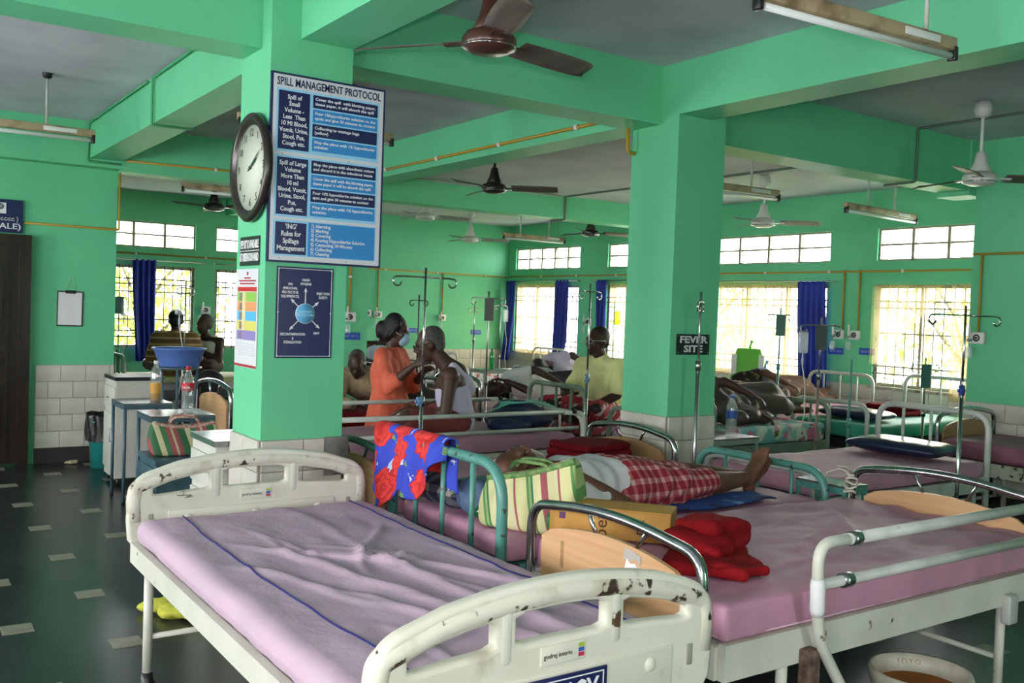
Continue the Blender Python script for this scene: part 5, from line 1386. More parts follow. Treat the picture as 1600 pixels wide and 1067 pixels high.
def bottle(label, loc, h, r, m, cap, capm, label_m=None, fill=None, rz=0, lie=None, txt=None, ribs=False, lab=(.42, .60), cola=False):
    t = thing('bottle', label, 'bottle', loc, rz, 'plastic bottles')
    if lie: t.rotation_euler = lie
    if cola: prof = [(0, 0), (r*.75, 0), (r*.95, h*.04), (r, h*.12), (r*.78, h*.30), (r*.86, h*.40), (r, h*.50), (r, h*.62), (r*.75, h*.75), (r*.38, h*.88), (r*.36, h*.94)]
    else: prof = [(0, 0), (r*.9, 0), (r, h*.03), (r, h*.68), (r*.92, h*.74), (r*.45, h*.87), (r*.36, h*.90), (r*.36, h*.94)]
    if ribs:
        p2 = []
        for k in range(22): p2.append((r*(1-.07*(k % 2)), h*.03+h*.36*k/21))
        prof = [(0, 0), (r*.9, 0)] + p2 + [(r, h*.44), (r, h*.68), (r*.92, h*.74), (r*.45, h*.87), (r*.36, h*.90), (r*.36, h*.94)]
    obj('bottle_wall', G().lathe(prof, 20), m, t)
    obj('cap', G().lathe([(0, h*.92), (r*.42, h*.92), (r*.42, h), (0, h)], 14), capm, t)
    if label_m: obj('wrapper', G().lathe([(r*1.015*(.90 if cola else 1), h*lab[0]), (r*1.02, h*(lab[0]+lab[1])/2), (r*1.015, h*lab[1])], 20), label_m, t)
    if fill: obj('liquid', G().lathe([(0, h*.01), (r*.93, h*.02), (r*.95, h*fill[1]), (0, h*fill[1])], 18), fill[0], t)
    if txt:
        s, col = txt
        a = radians(-125)
        text('lettering', s, r*.62, col, t, fr((cos(a)*r*1.06, sin(a)*r*1.06, h*(lab[0]+lab[1])/2), (-sin(a), cos(a), 0), (0, 0, 1)), width=r*1.25)
    return t
PET = glassy('clear_bottle_plastic', (.93, .96, .97), .16, .16, (.75, .8, .82))
PETG = glassy('green_bottle_plastic', (.10, .62, .30), .14, .40, (.02, .35, .12))
RCAP = mat('red_cap', (.45, .02, .03), .4)
BCAP = mat('blue_cap', (.05, .14, .40), .4)
bottle('tall bottle half full of amber liquid on the rear steel table', (1.90, 7.56, .752), .31, .042, PET, 1, WHITEPL, mat('amber_wrapper', (.55, .30, .05), .5), (mat('amber_juice', (.55, .28, .03), .3), .45), lab=(.20, .46))
bottle('cola bottle with a red wrapper and red cap on the front steel table', (1.93, 6.80, .752), .32, .045, PET, 1, RCAP, mat('red_wrapper', (.50, .02, .03), .4), None, 0, None, ('Coca-Cola', WHITEP), lab=(.46, .64), cola=True)
bottle('ribbed water bottle with a blue wrapper on the low steel table', (5.08, 4.60, .722), .29, .038, PET, 1, BCAP, mat('blue_wrapper', (.03, .10, .40), .4), None, 0, None, None, True, (.44, .62))
bottle('water bottle half hidden by the far column', (4.90, 4.62, .722), .27, .036, PET, 1, WHITEPL, mat('teal_wrapper', (.05, .35, .28), .4), None, 0, None, None, True, (.40, .58))
bottle('green soda bottle standing behind the teal bars', (2.21, 4.0, .637), .24, .032, PETG, 1, mat('dark_cap', (.02, .02, .02), .4))
bottle('green soda bottle lying beside the striped bag', (2.235, 3.40, .672), .24, .033, PETG, 1, RCAP, None, None, 0, (0, radians(90), radians(70)))
bottle('green soda bottle by the swept blue curtain', (6.62, 10.02, .80), .26, .034, PETG, 1, mat('green_cap', (.02, .3, .1), .4))
small_table('sage steel table carrying a green soda bottle far behind the man in the vest', 6.40, 6.85, 9.85, 10.2, .799, SAGE)
# litter, yellow cloth under the near bed
bundle('yellow_cloth', 'crumpled lime yellow cloth on the floor under the near bed', 'cloth', [('e', (1.25, 4.80, .03), (.10, .07, .03)), ('e', (1.33, 4.66, .035), (.12, .09, .035)), ('e', (1.38, 4.58, .03), (.08, .08, .03))], mat('lime_yellow_cotton', (.50, .50, .06), .85), .010, .014, 18)
bundle('crumpled_paper', 'crumpled scrap of paper on the floor by the bin', 'paper', [('e', (1.62, 9.36, .015), (.06, .04, .012)), ('e', (1.66, 9.38, .02), (.03, .03, .02))], mat('scrap_paper', (.5, .42, .28), .8), .008, .012, 25)
# bags on the window locker
def carrier(label, loc, w, d, h, m, m2=None):
    t = thing('carrier_bag', label, 'bag', loc, radians(-60), 'carrier bags by the window')
    def f(p, n):
        s = (p.z+h/2)/h
        return V((p.x*(1-.30*s*s), p.y*(1-.6*s), p.z)) + V((nz(p.x*9, p.y*9, p.z*9), nz(p.x*9+3, p.y*9, p.z*9), 0))*.014
    obj('bag_body', G().rbox((0, 0, h/2), (w, d, h), .02, 2, None, (8, 4, 8), f), m, t)
    if m2: 
        for s in (-1, 1): obj('side_panel', G().rbox((s*w*.40, -d*.42, h*.42), (w*.16, .012, h*.8), .004, 1), m2, t)
    obj('tied_neck', G().tube([(0, 0, h-.02), (.01, 0, h+.05), (.03, .01, h+.09)], [.02, .012, .025], 8), m, t)
carrier('bright green carrier bag with white sides standing at the window', (8.72, 7.66, .802), .40, .22, .40, mat('grass_green_polythene', (.12, .48, .04), .4), WHITEPL)
carrier('small blue and white carrier bag beside the green one', (8.72, 7.42, .802), .16, .14, .18, mat('pale_blue_polythene', (.25, .40, .75), .4))

# rope tied between the teal bed and the laminate end, dark bag by the left bay
rp = thing('rope_tie', 'white rope knotted round the chrome bow and the teal bed end', 'rope', (4.185, 2.975, .74))
ROPE = mat('white_rope', (.58, .55, .46), .9)
for k in range(5):
    obj('rope_turn', G().tube([(.022*cos(a+k)+.004*k, .03*sin(a+k), -.05+.022*k+.006*sin(2*a)) for a in [2*pi*q/16 for q in range(16)]], .006, 6, closed=True), ROPE, rp)
obj('rope_end', G().tube([(0, 0, .04), (-.02, .05, .06), (-.03, .12, .03), (-.02, .15, -.02)], .004, 6), ROPE, rp)
obj('rope_end', G().tube([(0, 0, .04), (-.05, -.01, .08), (-.09, .02, .085)], .003, 6), ROPE, rp)
obj('rope_end', G().tube([(0, 0, -.05), (-.01, .0, -.12), (.0, -.03, -.17)], .004, 6), ROPE, rp)
bundle('dark_bag', 'dark bag heaped beside the chrome bow behind the near column', 'bag', [('e', (2.56, 8.75, .42), (.20, .20, .36)), ('e', (2.66, 8.72, .75), (.14, .14, .16)), ('e', (2.48, 8.70, .20), (.16, .16, .18))], mat('black_canvas', (.012, .012, .014), .7), .016, .02, 6)
# ------------------------------------------------------------------ people
def basis(fwd, up):
    f = V(fwd).normalized(); u = V(up); u = (u-f*u.dot(f)).normalized(); r = f.cross(u)
    return r, f, u
def head_prims(c, fwd, up, k=1.0):
    r, f, u = basis(fwd, up); c = V(c); R_ = Matrix((r, f, u)).transposed()
    P = lambda a, b, d: c + (r*a+f*b+u*d)*k
    E = lambda p, x: ('e', p, tuple(q*k for q in x), R_)
    pr = [E(P(0, -.012, .022), (.073, .092, .094)), E(P(0, .022, -.048), (.055, .064, .072)), E(P(0, .058, -.098), (.026, .024, .022)),
          ('c', P(0, .086, .008), .009*k, P(0, .106, -.030), .013*k), ('c', P(-.012, .096, -.034), .009*k, P(.012, .096, -.034), .009*k),
          ('c', P(-.034, .076, .024), .015*k, P(.034, .076, .024), .015*k), E(P(.038, .056, -.024), (.024, .024, .026)), E(P(-.038, .056, -.024), (.024, .024, .026)),
          ('c', P(-.016, .083, -.060), .0085*k, P(.016, .083, -.060), .0085*k), ('c', P(-.013, .080, -.072), .0095*k, P(.013, .080, -.072), .0095*k),
          E(P(.073, -.008, -.012), (.010, .020, .032)), E(P(-.073, -.008, -.012), (.010, .020, .032))]
    eyes = [P(.030, .081, .001), P(-.030, .081, .001)]
    return pr, eyes, P, R_
def hand_prims(w, d, n, k=1.0, side=1, curl=.5):
    """wrist w, direction d of the fingers, palm normal n; thumb on side*(d x n)"""
    w = V(w); d = V(d).normalized(); n = V(n); n = (n-d*n.dot(d)).normalized(); s = d.cross(n)*side
    pr = []
    for i, (o, ln) in enumerate(((.027, .068), (.009, .076), (-.009, .070), (-.026, .055))):
        kn = w+d*.082*k+s*o*k
        pr.append(('c', w+d*.012*k+s*o*.6*k, .0155*k, kn, .0115*k))
        mid = kn+(d*cos(curl*.7)+n*sin(curl*.7))*ln*.55*k+s*o*.15*k
        tip = mid+(d*cos(curl*1.6)+n*sin(curl*1.6))*ln*.55*k
        pr += [('c', kn, .0098*k, mid, .0088*k), ('c', mid, .0088*k, tip, .0075*k)]
    b = w+d*.022*k+s*.024*k
    t1 = b+(d*.55+s*.75+n*.2).normalized()*.038*k; t2 = t1+(d*.85+s*.3+n*.3).normalized()*.032*k
    pr += [('c', b, .0145*k, t1, .011*k), ('c', t1, .011*k, t2, .0085*k)]
    return pr
def foot_prims(a, d, up, k=1.0, side=1):
    """ankle a, toe direction d, instep direction up"""
    a = V(a); d = V(d).normalized(); u = V(up); u = (u-d*u.dot(d)).normalized(); s = d.cross(u)*side
    heel = a-d*.035*k-u*.045*k
    pr = [('e', heel, (.030*k,)*3), ('c', a, .034*k, heel+d*.01, .030*k)]
    for o, ln, r in ((.024, .165, .020), (.006, .165, .018), (-.014, .155, .017), (-.028, .140, .015)):
        pr.append(('c', a+d*.0+s*o*.5*k-u*.012*k, .030*k, a+d*(ln-.04)*k+s*o*1.15*k-u*.052*k, r*k))
    for o, ln, r in ((.030, .182, .0145), (.010, .184, .0105), (-.006, .176, .0100), (-.021, .165, .0095), (-.035, .150, .0090)):
        pr.append(('c', a+d*(ln-.05)*k+s*o*1.1*k-u*.052*k, r*k, a+d*ln*k+s*o*1.15*k-u*.050*k, r*k))
    return pr
def arm(s, e, w, k=1.0, r=(.050, .040, .026)):
    return [('c', s, r[0]*k, e, r[1]*k), ('c', e, r[1]*1.02*k, V(e).lerp(V(w), .35), r[1]*.98*k), ('c', V(e).lerp(V(w), .35), r[1]*.98*k, w, r[2]*k)]
def leg(h, kn, a, k=1.0):
    m = V(kn).lerp(V(a), .33)
    return [('c', h, .088*k, kn, .058*k), ('c', kn, .056*k, m, .055*k), ('c', m, .055*k, a, .034*k)]
def torso(hip, chest, right, w=.085, k=1.0, belly=0):
    hip = V(hip); chest = V(chest); r = V(right).normalized(); pr = []
    mid = hip.lerp(chest, .45)
    for s in (-1, 0, 1):
        pr += [('c', hip+r*s*w*.85*k, .105*k, mid+r*s*w*.70*k, (.102+belly)*k), ('c', mid+r*s*w*.70*k, (.102+belly)*k, chest+r*s*w*k, .105*k)]
    return pr
def grow(pr, t): 
    out = []
    for p in pr:
        if p[0] == 'c': out.append(('c', p[1], p[2]+t, p[3], p[4]+t))
        else: out.append(('e', p[1], tuple(x+t for x in p[2])) + tuple(p[3:]))
    return out
def skin(n, c, c2=None): return mat(n, c, .5, col2=c2 or tuple(x*.75 for x in c), scale=9, spec=.4)
SK1 = skin('warm_brown_skin', (.150, .068, .040)); SK2 = skin('deep_brown_skin', (.075, .036, .024)); SK3 = skin('dark_brown_skin', (.050, .026, .018))
HAIRB = mat('black_hair', (.008, .007, .007), .45, bump=.5, bscale=150); HAIRG = mat('grey_cropped_hair', (.045, .042, .04), .7, col2=(.09, .085, .08), scale=60)
EYEW = mat('eye_dark', (.03, .02, .015), .2)
def pers(name_label, loc, f=None):
    rz = math.atan2(f[1], f[0])-pi/2 if f else 0
    return thing('person', name_label, 'person', loc, rz, 'people in the ward')
def add_eyes(t, eyes, r=.008, parent=None):
    g = G()
    for e in eyes: g.ell(e, (r, r, r), None, 8)
    obj('eyes', g, EYEW, t)
def specs(t, P, m=BLACKP, k=1.0):
    """spectacles about the head frame P"""
    g = G()
    for s in (-1, 1):
        g.tube([P(s*.031+.022*cos(a), .104, .0+.018*sin(a)) for a in [2*pi*q/14 for q in range(14)]], .0022, 5, closed=True)
        g.tube([P(s*.053, .102, .006), P(s*.077, .06, .008), P(s*.079, -.01, .004)], .0022, 5)
    g.tube([P(-.010, .106, .004), P(.010, .106, .004)], .0022, 5)
    return obj('spectacles', g, m, t)

# --- the man lying on the teal bed (built where he lies; head towards the striped bag)
t = pers('man in a white shirt and red checked wrap lying on the teal bed', (3.1, 3.40, .640)); t.scale = (1.06, 1.04, 1.04)
O_ = V((3.1, 3.40, .637))
L_ = lambda x, y, z: V((x, y, z))-O_
hd, eyes, Pm, _ = head_prims(L_(2.475, 3.46, .825), (.25, -.05, 1), (-1, 0, .25))
sh_n, sh_f = L_(2.66, 3.27, .735), L_(2.66, 3.60, .735)
body = hd + [('c', L_(2.56, 3.45, .775), .050, L_(2.66, 3.44, .75), .055)]
body += torso(L_(3.07, 3.42, .737), L_(2.74, 3.435, .742), (0, 1, 0), .085) + [('c', sh_n, .055, sh_f, .055)]
el_n, wr_n = L_(2.845, 3.165, .690), L_(2.60, 3.33, .855)
body += arm(sh_n, el_n, wr_n) + hand_prims(wr_n, L_(2.46, 3.45, .90)-wr_n, (-.1, .2, -1), 1.0, -1, .55)
el_f, wr_f = L_(2.80, 3.75, .80), L_(2.58, 3.60, .885)
body += arm(sh_f, el_f, wr_f) + hand_prims(wr_f, L_(2.45, 3.47, .915)-wr_f, (0, -.2, -1), 1.0, 1, .5)
kn_n, kn_f = L_(3.47, 3.33, .712), L_(3.46, 3.52, .735)
an_n, an_f = L_(3.815, 3.375, .705), L_(3.905, 3.445, .690)
body += leg(L_(3.05, 3.34, .735), kn_n, an_n) + leg(L_(3.05, 3.50, .735), kn_f, an_f)
body += foot_prims(an_n, (.42, .05, .90), (-.90, -.10, .42), 1.0, 1) + foot_prims(an_f, (.60, .05, .72), (-.75, -.1, .6), 1.0, -1)
blob('body', body, SK1, t, .0068, 3)
blob('hair', [('e', Pm(0, -.03, .03), (.076, .076, .09), None)], HAIRB, t, .01)
add_eyes(t, eyes)
sh = grow(torso(L_(2.99, 3.42, .737), L_(2.74, 3.435, .742), (0, 1, 0), .085, 1, .012), .014) + [('c', L_(2.68, 3.29, .735), .066, L_(2.68, 3.58, .735), .066), ('c', sh_n, .066, V(sh_n).lerp(el_n, .45), .060), ('c', sh_f, .066, V(sh_f).lerp(el_f, .5), .060)]
blob('white_shirt', sh, mat('white_cotton', (.58, .58, .58), .85, bump=.3, bscale=40), t, .010, 3, None, lambda c, n: c+n*(.006*sin(c.x*60+c.y*20+3*nz(c.x*5, c.y*5, c.z*5))+.006*nz(c.x*16, c.y*16, c.z*16)))
WRAP = checks('red_white_check_weave', (.27, .012, .024), (.40, .10, .11), (.58, .36, .34), 23, 24)
wr = [('c', L_(2.98, 3.33, .74), .120, L_(3.24, 3.31, .725), .090), ('c', L_(2.98, 3.50, .74), .118, L_(3.24, 3.52, .735), .095), ('c', L_(3.24, 3.31, .725), .092, L_(3.47, 3.33, .715), .076), ('c', L_(3.24, 3.52, .735), .092, L_(3.46, 3.50, .73), .076), ('c', L_(2.98, 3.42, .76), .105, L_(3.26, 3.42, .735), .08), ('c', L_(3.26, 3.42, .73), .07, L_(3.44, 3.42, .71), .06)]
blob('checked_wrap', wr, WRAP, t, .009, 3, lambda c: (c.x+.15*c.z, math.atan2(c.z-.06, c.y)*.12), lambda c, n: c+n*(.007*sin(c.x*38+14*nz(c.x*3, c.y*3, c.z*3))+.005*nz(c.x*14, c.y*14, c.z*14)))

# --- the woman in orange, standing
def torso_z(hz, cz, w=.085, y0=0, y1=0, k=1): return torso((0, y0, hz), (0, y1, cz), (1, 0, 0), w, k)
t = pers('woman in an orange tunic and pale blue face mask leaning to the seated man', (3.50, 6.76, 0), (.55, -.835)); t.scale = (.97, .97, 1.09)
hd, eyes, Pm, _ = head_prims((-.01, .045, 1.247), (-.30, 1, -.14), (0, .14, 1))
sr, sl = V((.155, 0, 1.055)), V((-.155, 0, 1.055)); er, el = V((.225, .12, .855)), V((-.195, .12, .835)); wr_, wl = V((.25, .36, 1.02)), V((.05, .34, .97))
body = hd + [('c', (0, .015, 1.165), .046, (0, 0, 1.08), .052)] + torso_z(.70, .95, .07) + [('c', sr, .048, sl, .048)]
body += arm(sr, er, wr_, .92) + hand_prims(wr_, (.05, .9, .35), (-1, 0, -.3), .95, 1, .6) + arm(sl, el, wl, .92) + hand_prims(wl, (.3, .9, .3), (.5, 0, -.9), .95, -1, .5)
for s in (-1, 1): body += leg((s*.085, 0, .70), (s*.085, .06, .39), (s*.085, 0, .075)) + foot_prims((s*.085, 0, .075), (0, 1, 0), (0, 0, 1), 1, -s)
blob('body', body, SK2, t, .011, 3)
ORG = mat('coral_orange_cotton', (.74, .155, .085), .8, col2=(.62, .115, .065), scale=14, bump=.2, bscale=40)
tn = grow(torso_z(.70, .95, .07), .022) + [('c', sr, .062, sl, .062), ('c', (.06, 0, .70), .145, (.09, .0, .34), .160), ('c', (-.06, 0, .70), .145, (-.09, 0, .34), .160), ('c', (0, -.03, .7), .14, (0, -.04, .34), .165), ('c', sr, .066, er, .062), ('c', sl, .066, el, .062), ('c', er, .060, er.lerp(wr_, .25), .056), ('c', el, .060, el.lerp(wl, .25), .056), ('c', (0, .01, 1.06), .075, (0, .01, 1.105), .058)]
blob('orange_tunic', tn, ORG, t, .012, 3, None, lambda c, n: c+n*(.012*sin(math.atan2(c.y, c.x)*7)*max(0, min(1, (.9-c.z)*2))+.012*nz(c.x*11, c.y*11, c.z*8)))
blob('hair', [('e', Pm(0, -.028, .036), (.084, .094, .092)), ('e', Pm(0, -.125, -.015), (.062, .055, .068)), ('e', Pm(0, -.06, -.03), (.078, .06, .075)), ('c', Pm(.06, .02, .05), .024, Pm(.07, -.03, -.03), .026), ('c', Pm(-.06, .02, .05), .024, Pm(-.07, -.03, -.03), .026)], HAIRB, t, .011, 2)
MASK = mat('pale_blue_mask', (.30, .47, .60), .7, bump=.2, bscale=60)
blob('face_mask', [('e', Pm(0, .074, -.050), (.052, .046, .048)), ('e', Pm(0, .060, -.070), (.052, .042, .042))], MASK, t, .008, 2)
obj('mask_strap', G().tube([Pm(.048, .075, -.03), Pm(.068, .03, -.02), Pm(.078, -.005, .0)], .002, 5).tube([Pm(-.048, .075, -.03), Pm(-.068, .03, -.02), Pm(-.078, -.005, .0)], .002, 5), WHITEPL, t)
add_eyes(t, eyes)

# --- the old man in the vest, seated on the guard railed bed
t = pers('grey haired man in a white vest and spectacles sitting on the bed', (3.62, 5.90, .655), (-.84, .54)); t.scale = (1.1, 1.1, 1.05)
hd, eyes, Pm, _ = head_prims((0, .205, .600), (0, 1, -.30), (0, .30, 1))
sr, sl = V((.175, .055, .395)), V((-.175, .055, .395)); er, el = V((.22, .10, .16)), V((-.225, .075, .15)); wr_, wl = V((.12, .30, .13)), V((-.14, .30, .10))
tz = torso((0, .0, .10), (0, .05, .33), (1, 0, 0), .088)
body = hd + [('c', (0, .150, .525), .052, (0, .065, .43), .062), ('c', (0, .10, .47), .058, (0, .02, .40), .08)] + tz + [('c', sr, .060, sl, .060)]
body += arm(sr, er, wr_) + hand_prims(wr_, (-.2, 1, -.1), (0, 0, -1), 1, -1, .4) + arm(sl, el, wl) + hand_prims(wl, (.2, 1, -.1), (0, 0, -1), 1, 1, .4)
body += leg((.09, .0, .10), (.27, .32, .11), (.02, .34, .05)) + leg((-.09, .0, .10), (-.27, .32, .11), (-.02, .40, .06)) + foot_prims((.02, .34, .05), (-.9, .2, 0), (0, 0, 1)) + foot_prims((-.02, .40, .06), (.9, .2, 0), (0, 0, 1), 1, -1)
blob('body', body, SK2, t, .011, 3)
VESTM = mat('lilac_white_vest', (.50, .46, .62), .85, bump=.2, bscale=60)
vt = grow(torso((0, .0, .08), (0, .04, .265), (1, 0, 0), .086), .012) + [('c', (.085, .10, .30), .050, (.085, .04, .455), .030), ('c', (-.085, .10, .30), .050, (-.085, .04, .455), .030), ('c', (.085, .04, .455), .030, (.07, -.045, .33), .055), ('c', (-.085, .04, .455), .030, (-.07, -.045, .33), .055), ('c', (0, -.045, .30), .07, (0, -.03, .36), .05)]
blob('vest', vt, VESTM, t, .010, 3)
blob('waist_wrap', [('c', (.09, .0, .08), .108, (.25, .30, .10), .075), ('c', (-.09, .0, .08), .108, (-.25, .30, .10), .075), ('c', (0, .0, .07), .10, (0, .3, .06), .07), ('c', (.2, .3, .07), .06, (-.2, .3, .07), .06)], mat('rust_wrap', (.16, .035, .03), .85), t, .012, 3)
blob('hair', [('e', Pm(0, -.030, .034), (.077, .086, .088)), ('e', Pm(0, -.06, -.02), (.066, .045, .06))], HAIRG, t, .010, 2)
add_eyes(t, eyes); specs(t, Pm)

# --- the man in yellow
t = pers('man in a pale yellow T-shirt sitting on the sage green bed', (5.38, 6.40, .635), (-.93, -.12)); t.scale = (1.1, 1.1, 1.02)
hd, eyes, Pm, _ = head_prims((0, .06, .660), (0, 1, -.02), (0, 0, 1), 1.02)
sr, sl = V((.185, 0, .45)), V((-.185, 0, .45)); er, el = V((.25, .08, .22)), V((-.25, .08, .22)); wr_, wl = V((.17, .30, .13)), V((-.20, .32, .12))
tz = torso((0, -.02, .11), (0, .0, .36), (1, 0, 0), .095, 1, .012)
body = hd + [('c', (0, .03, .565), .054, (0, .0, .47), .060)] + tz + [('c', sr, .060, sl, .060)]
body += arm(sr, er, wr_) + hand_prims(wr_, (-.3, 1, -.2), (0, 0, -1), 1, -1, .4) + arm(sl, el, wl) + hand_prims(wl, (.2, 1, -.2), (0, 0, -1), 1, 1, .4)
body += leg((.09, .0, .10), (.28, .34, .12), (.02, .36, .05)) + leg((-.09, .0, .10), (-.28, .34, .12), (-.02, .42, .06)) + foot_prims((.02, .36, .05), (-.9, .2, 0), (0, 0, 1)) + foot_prims((-.02, .42, .06), (.9, .2, 0), (0, 0, 1), 1, -1)
blob('body', body, SK3, t, .012, 3)
YEL = mat('pale_yellow_cotton', (.80, .80, .38), .85, col2=(.72, .71, .32), scale=6, bump=.2, bscale=30)
blob('t_shirt', grow(torso((0, -.02, .10), (0, .0, .36), (1, 0, 0), .098, 1, .012), .018) + [('c', sr, .076, sl, .076), ('c', sr, .076, sr.lerp(er, .8), .070), ('c', sl, .076, sl.lerp(el, .8), .070), ('c', (0, .0, .45), .085, (0, .005, .505), .068)], YEL, t, .012, 3, None, lambda c, n: c+n*(.008*nz(c.x*12, c.y*12, c.z*9)+.005*sin(c.z*40+c.x*10)))
blob('waist_wrap', [('c', (.09, .0, .08), .112, (.26, .32, .11), .080), ('c', (-.09, .0, .08), .112, (-.26, .32, .11), .080), ('c', (.2, .3, .07), .07, (-.2, .3, .07), .07), ('c', (0, .05, .06), .10, (0, .3, .06), .07)], floral('red_wrap_print', (.40, .03, .05), [((.70, .66, .66), 13, .28, (.6, .5, .5))], 1, 1), t, .012, 3, lambda c: (c.x, c.y+c.z))
blob('hair', [('e', Pm(0, -.030, .042), (.080, .090, .090)), ('e', Pm(0, -.055, -.01), (.072, .055, .06))], HAIRB, t, .011, 2)
add_eyes(t, eyes); specs(t, Pm, STEEL)

# --- people farther off
def seated(label, loc, f, sk, shirt, hair=HAIRB, k=1.0, lean=.04, vest=False, arms='lap', wrap=None, bun=False, vox=.015, top=.76):
    t = pers(label, loc, f); hz = top-.115; t.scale = (1.1, 1.1, 1.0)
    hd, eyes, Pm, _ = head_prims((0, lean+.03, hz), (0, 1, -.08), (0, 0, 1))
    cz = hz-.30; sz = hz-.20
    sr, sl = V((.175, lean*.6, sz)), V((-.175, lean*.6, sz))
    if arms == 'lap': er, el, wr_, wl = V((.23, .08, sz-.24)), V((-.23, .08, sz-.24)), V((.14, .28, .12)), V((-.14, .28, .12))
    else: er, el, wr_, wl = V((.24, .12, sz-.22)), V((-.24, .12, sz-.22)), V((-.02, .24, sz-.12)), V((.03, .25, sz-.06))
    tz = torso((0, 0, .10), (0, lean*.6, cz), (1, 0, 0), .088)
    body = hd + [('c', (0, lean+.01, hz-.09), .050, (0, lean*.6, sz+.02), .058)] + tz + [('c', sr, .058, sl, .058)] + arm(sr, er, wr_) + hand_prims(wr_, (-.4, 1, 0), (0, 0, -1), 1, -1) + arm(sl, el, wl) + hand_prims(wl, (.4, 1, 0), (0, 0, -1), 1, 1)
    body += leg((.09, .0, .10), (.27, .32, .11), (.02, .34, .05)) + leg((-.09, .0, .10), (-.27, .32, .11), (-.02, .40, .06)) + foot_prims((.02, .34, .05), (-.9, .2, 0), (0, 0, 1)) + foot_prims((-.02, .40, .06), (.9, .2, 0), (0, 0, 1), 1, -1)
    blob('body', body, sk, t, vox, 2)
    sh = grow(torso((0, 0, .09), (0, lean*.6, cz), (1, 0, 0), .088), .016)
    if vest: sh += [('c', (s*.085, .07, cz), .055, (s*.085, 0, sz+.055), .028) for s in (-1, 1)] + [('c', (s*.085, 0, sz+.055), .028, (s*.075, -.05, cz), .06) for s in (-1, 1)]
    else: sh += [('c', sr, .072, sl, .072), ('c', sr, .072, er, .062), ('c', sl, .072, el, .062), ('c', (0, lean*.6, sz), .08, (0, lean*.7, sz+.05), .062)]
    blob('vest' if vest else 'shirt', sh, shirt, t, vox, 2, lambda c: (c.x+c.y, c.z), lambda c, n: c+n*.008*nz(c.x*12, c.y*12, c.z*12))
    blob('waist_wrap', [('c', (s*.09, 0, .08), .105, (s*.25, .30, .10), .075) for s in (-1, 1)] + [('c', (0, 0, .07), .10, (0, .3, .06), .07), ('c', (.2, .3, .07), .06, (-.2, .3, .07), .06)], wrap or mat('dark_wrap', (.06, .05, .05), .85), t, vox, 2)
    hp = [('e', Pm(0, -.030, .036), (.080, .090, .092)), ('e', Pm(0, -.055, -.02), (.070, .05, .06))]
    if bun: hp += [('e', Pm(0, -.11, -.03), (.06, .055, .07)), ('e', Pm(.05, -.04, -.06), (.03, .05, .06)), ('e', Pm(-.05, -.04, -.06), (.03, .05, .06))]
    blob('hair', hp, hair, t, vox, 2)
    add_eyes(t, eyes)
    return t
BROWNST = stripes('brown_ochre_stripes', [(2, (.20, .10, .03)), (1, (.40, .26, .10)), (2, (.14, .07, .03)), (.8, (.42, .32, .18))], 7, 1)
seated('broad man in a brown striped shirt seen from behind by the far left window', (3.00, 11.12, .675), (.25, .97), SK2, BROWNST, HAIRB, top=.735)
seated('grey haired person in a white vest with folded hands by the far left window', (3.48, 11.50, .675), (-.75, -.55), SK3, mat('white_vest', (.62, .60, .56), .85), HAIRG, vest=True, arms='fold', top=.69)
seated('woman in a pale blue sleeveless top behind the woman in orange', (5.80, 11.45, .655), (-.5, -.85), SK3, mat('pale_blue_top', (.50, .56, .68), .85), HAIRB, vest=True, top=.68, bun=True)
# man in a beige jumper propped on one arm on the maroon bed
t = pers('man in a beige knitted jumper leaning over on the maroon bed', (3.72, 7.62, .652), (-.4, -.9))
hd, eyes, Pm, _ = head_prims((.10, .20, .385), (.15, 1, -.55), (.1, .5, 1))
sr, sl = V((.20, .10, .27)), V((-.15, .02, .30)); er, el = V((.28, .26, .06)), V((-.22, .14, .09)); wr_, wl = V((.10, .36, .06)), V((.0, .32, .05))
body = hd + [('c', (.07, .13, .32), .05, (.03, .06, .27), .06)] + torso((-.10, -.16, .12), (.02, .04, .22), (1, 0, .1), .085) + [('c', sr, .058, sl, .058)] + arm(sr, er, wr_) + hand_prims(wr_, (-.8, .5, 0), (0, 0, -1), 1, -1) + arm(sl, el, wl) + hand_prims(wl, (.8, .4, 0), (0, 0, -1), 1, 1)
body += leg((-.16, -.18, .10), (-.45, -.22, .10), (-.75, -.15, .05)) + leg((-.10, -.22, .12), (-.42, -.30, .12), (-.72, -.25, .05)) + foot_prims((-.75, -.15, .06), (-.9, 0, .3), (0, 0, 1)) + foot_prims((-.72, -.25, .06), (-.9, 0, .3), (0, 0, 1), 1, -1)
blob('body', body, SK3, t, .015, 2)
JUMP = mat('beige_knit', (.36, .28, .17), .95, col2=(.29, .22, .13), scale=22, bump=.6, bscale=70)
blob('jumper', grow(torso((-.10, -.16, .12), (.02, .04, .22), (1, 0, .1), .088), .03) + [('c', sr, .082, sl, .082), ('c', sr, .082, er, .068), ('c', sl, .082, el, .070), ('c', er, .066, er.lerp(wr_, .7), .052), ('c', el, .066, el.lerp(wl, .7), .052)], JUMP, t, .014, 2)
blob('trousers', grow(leg((-.16, -.18, .10), (-.45, -.22, .10), (-.72, -.15, .06)) + leg((-.10, -.22, .12), (-.42, -.30, .12), (-.70, -.25, .06)), .016), mat('dark_trousers', (.05, .045, .04), .85), t, .014, 2)
blob('hair', [('e', Pm(0, -.03, .034), (.079, .088, .09)), ('e', Pm(0, -.06, -.02), (.068, .045, .06))], HAIRG, t, .012, 2); add_eyes(t, eyes)
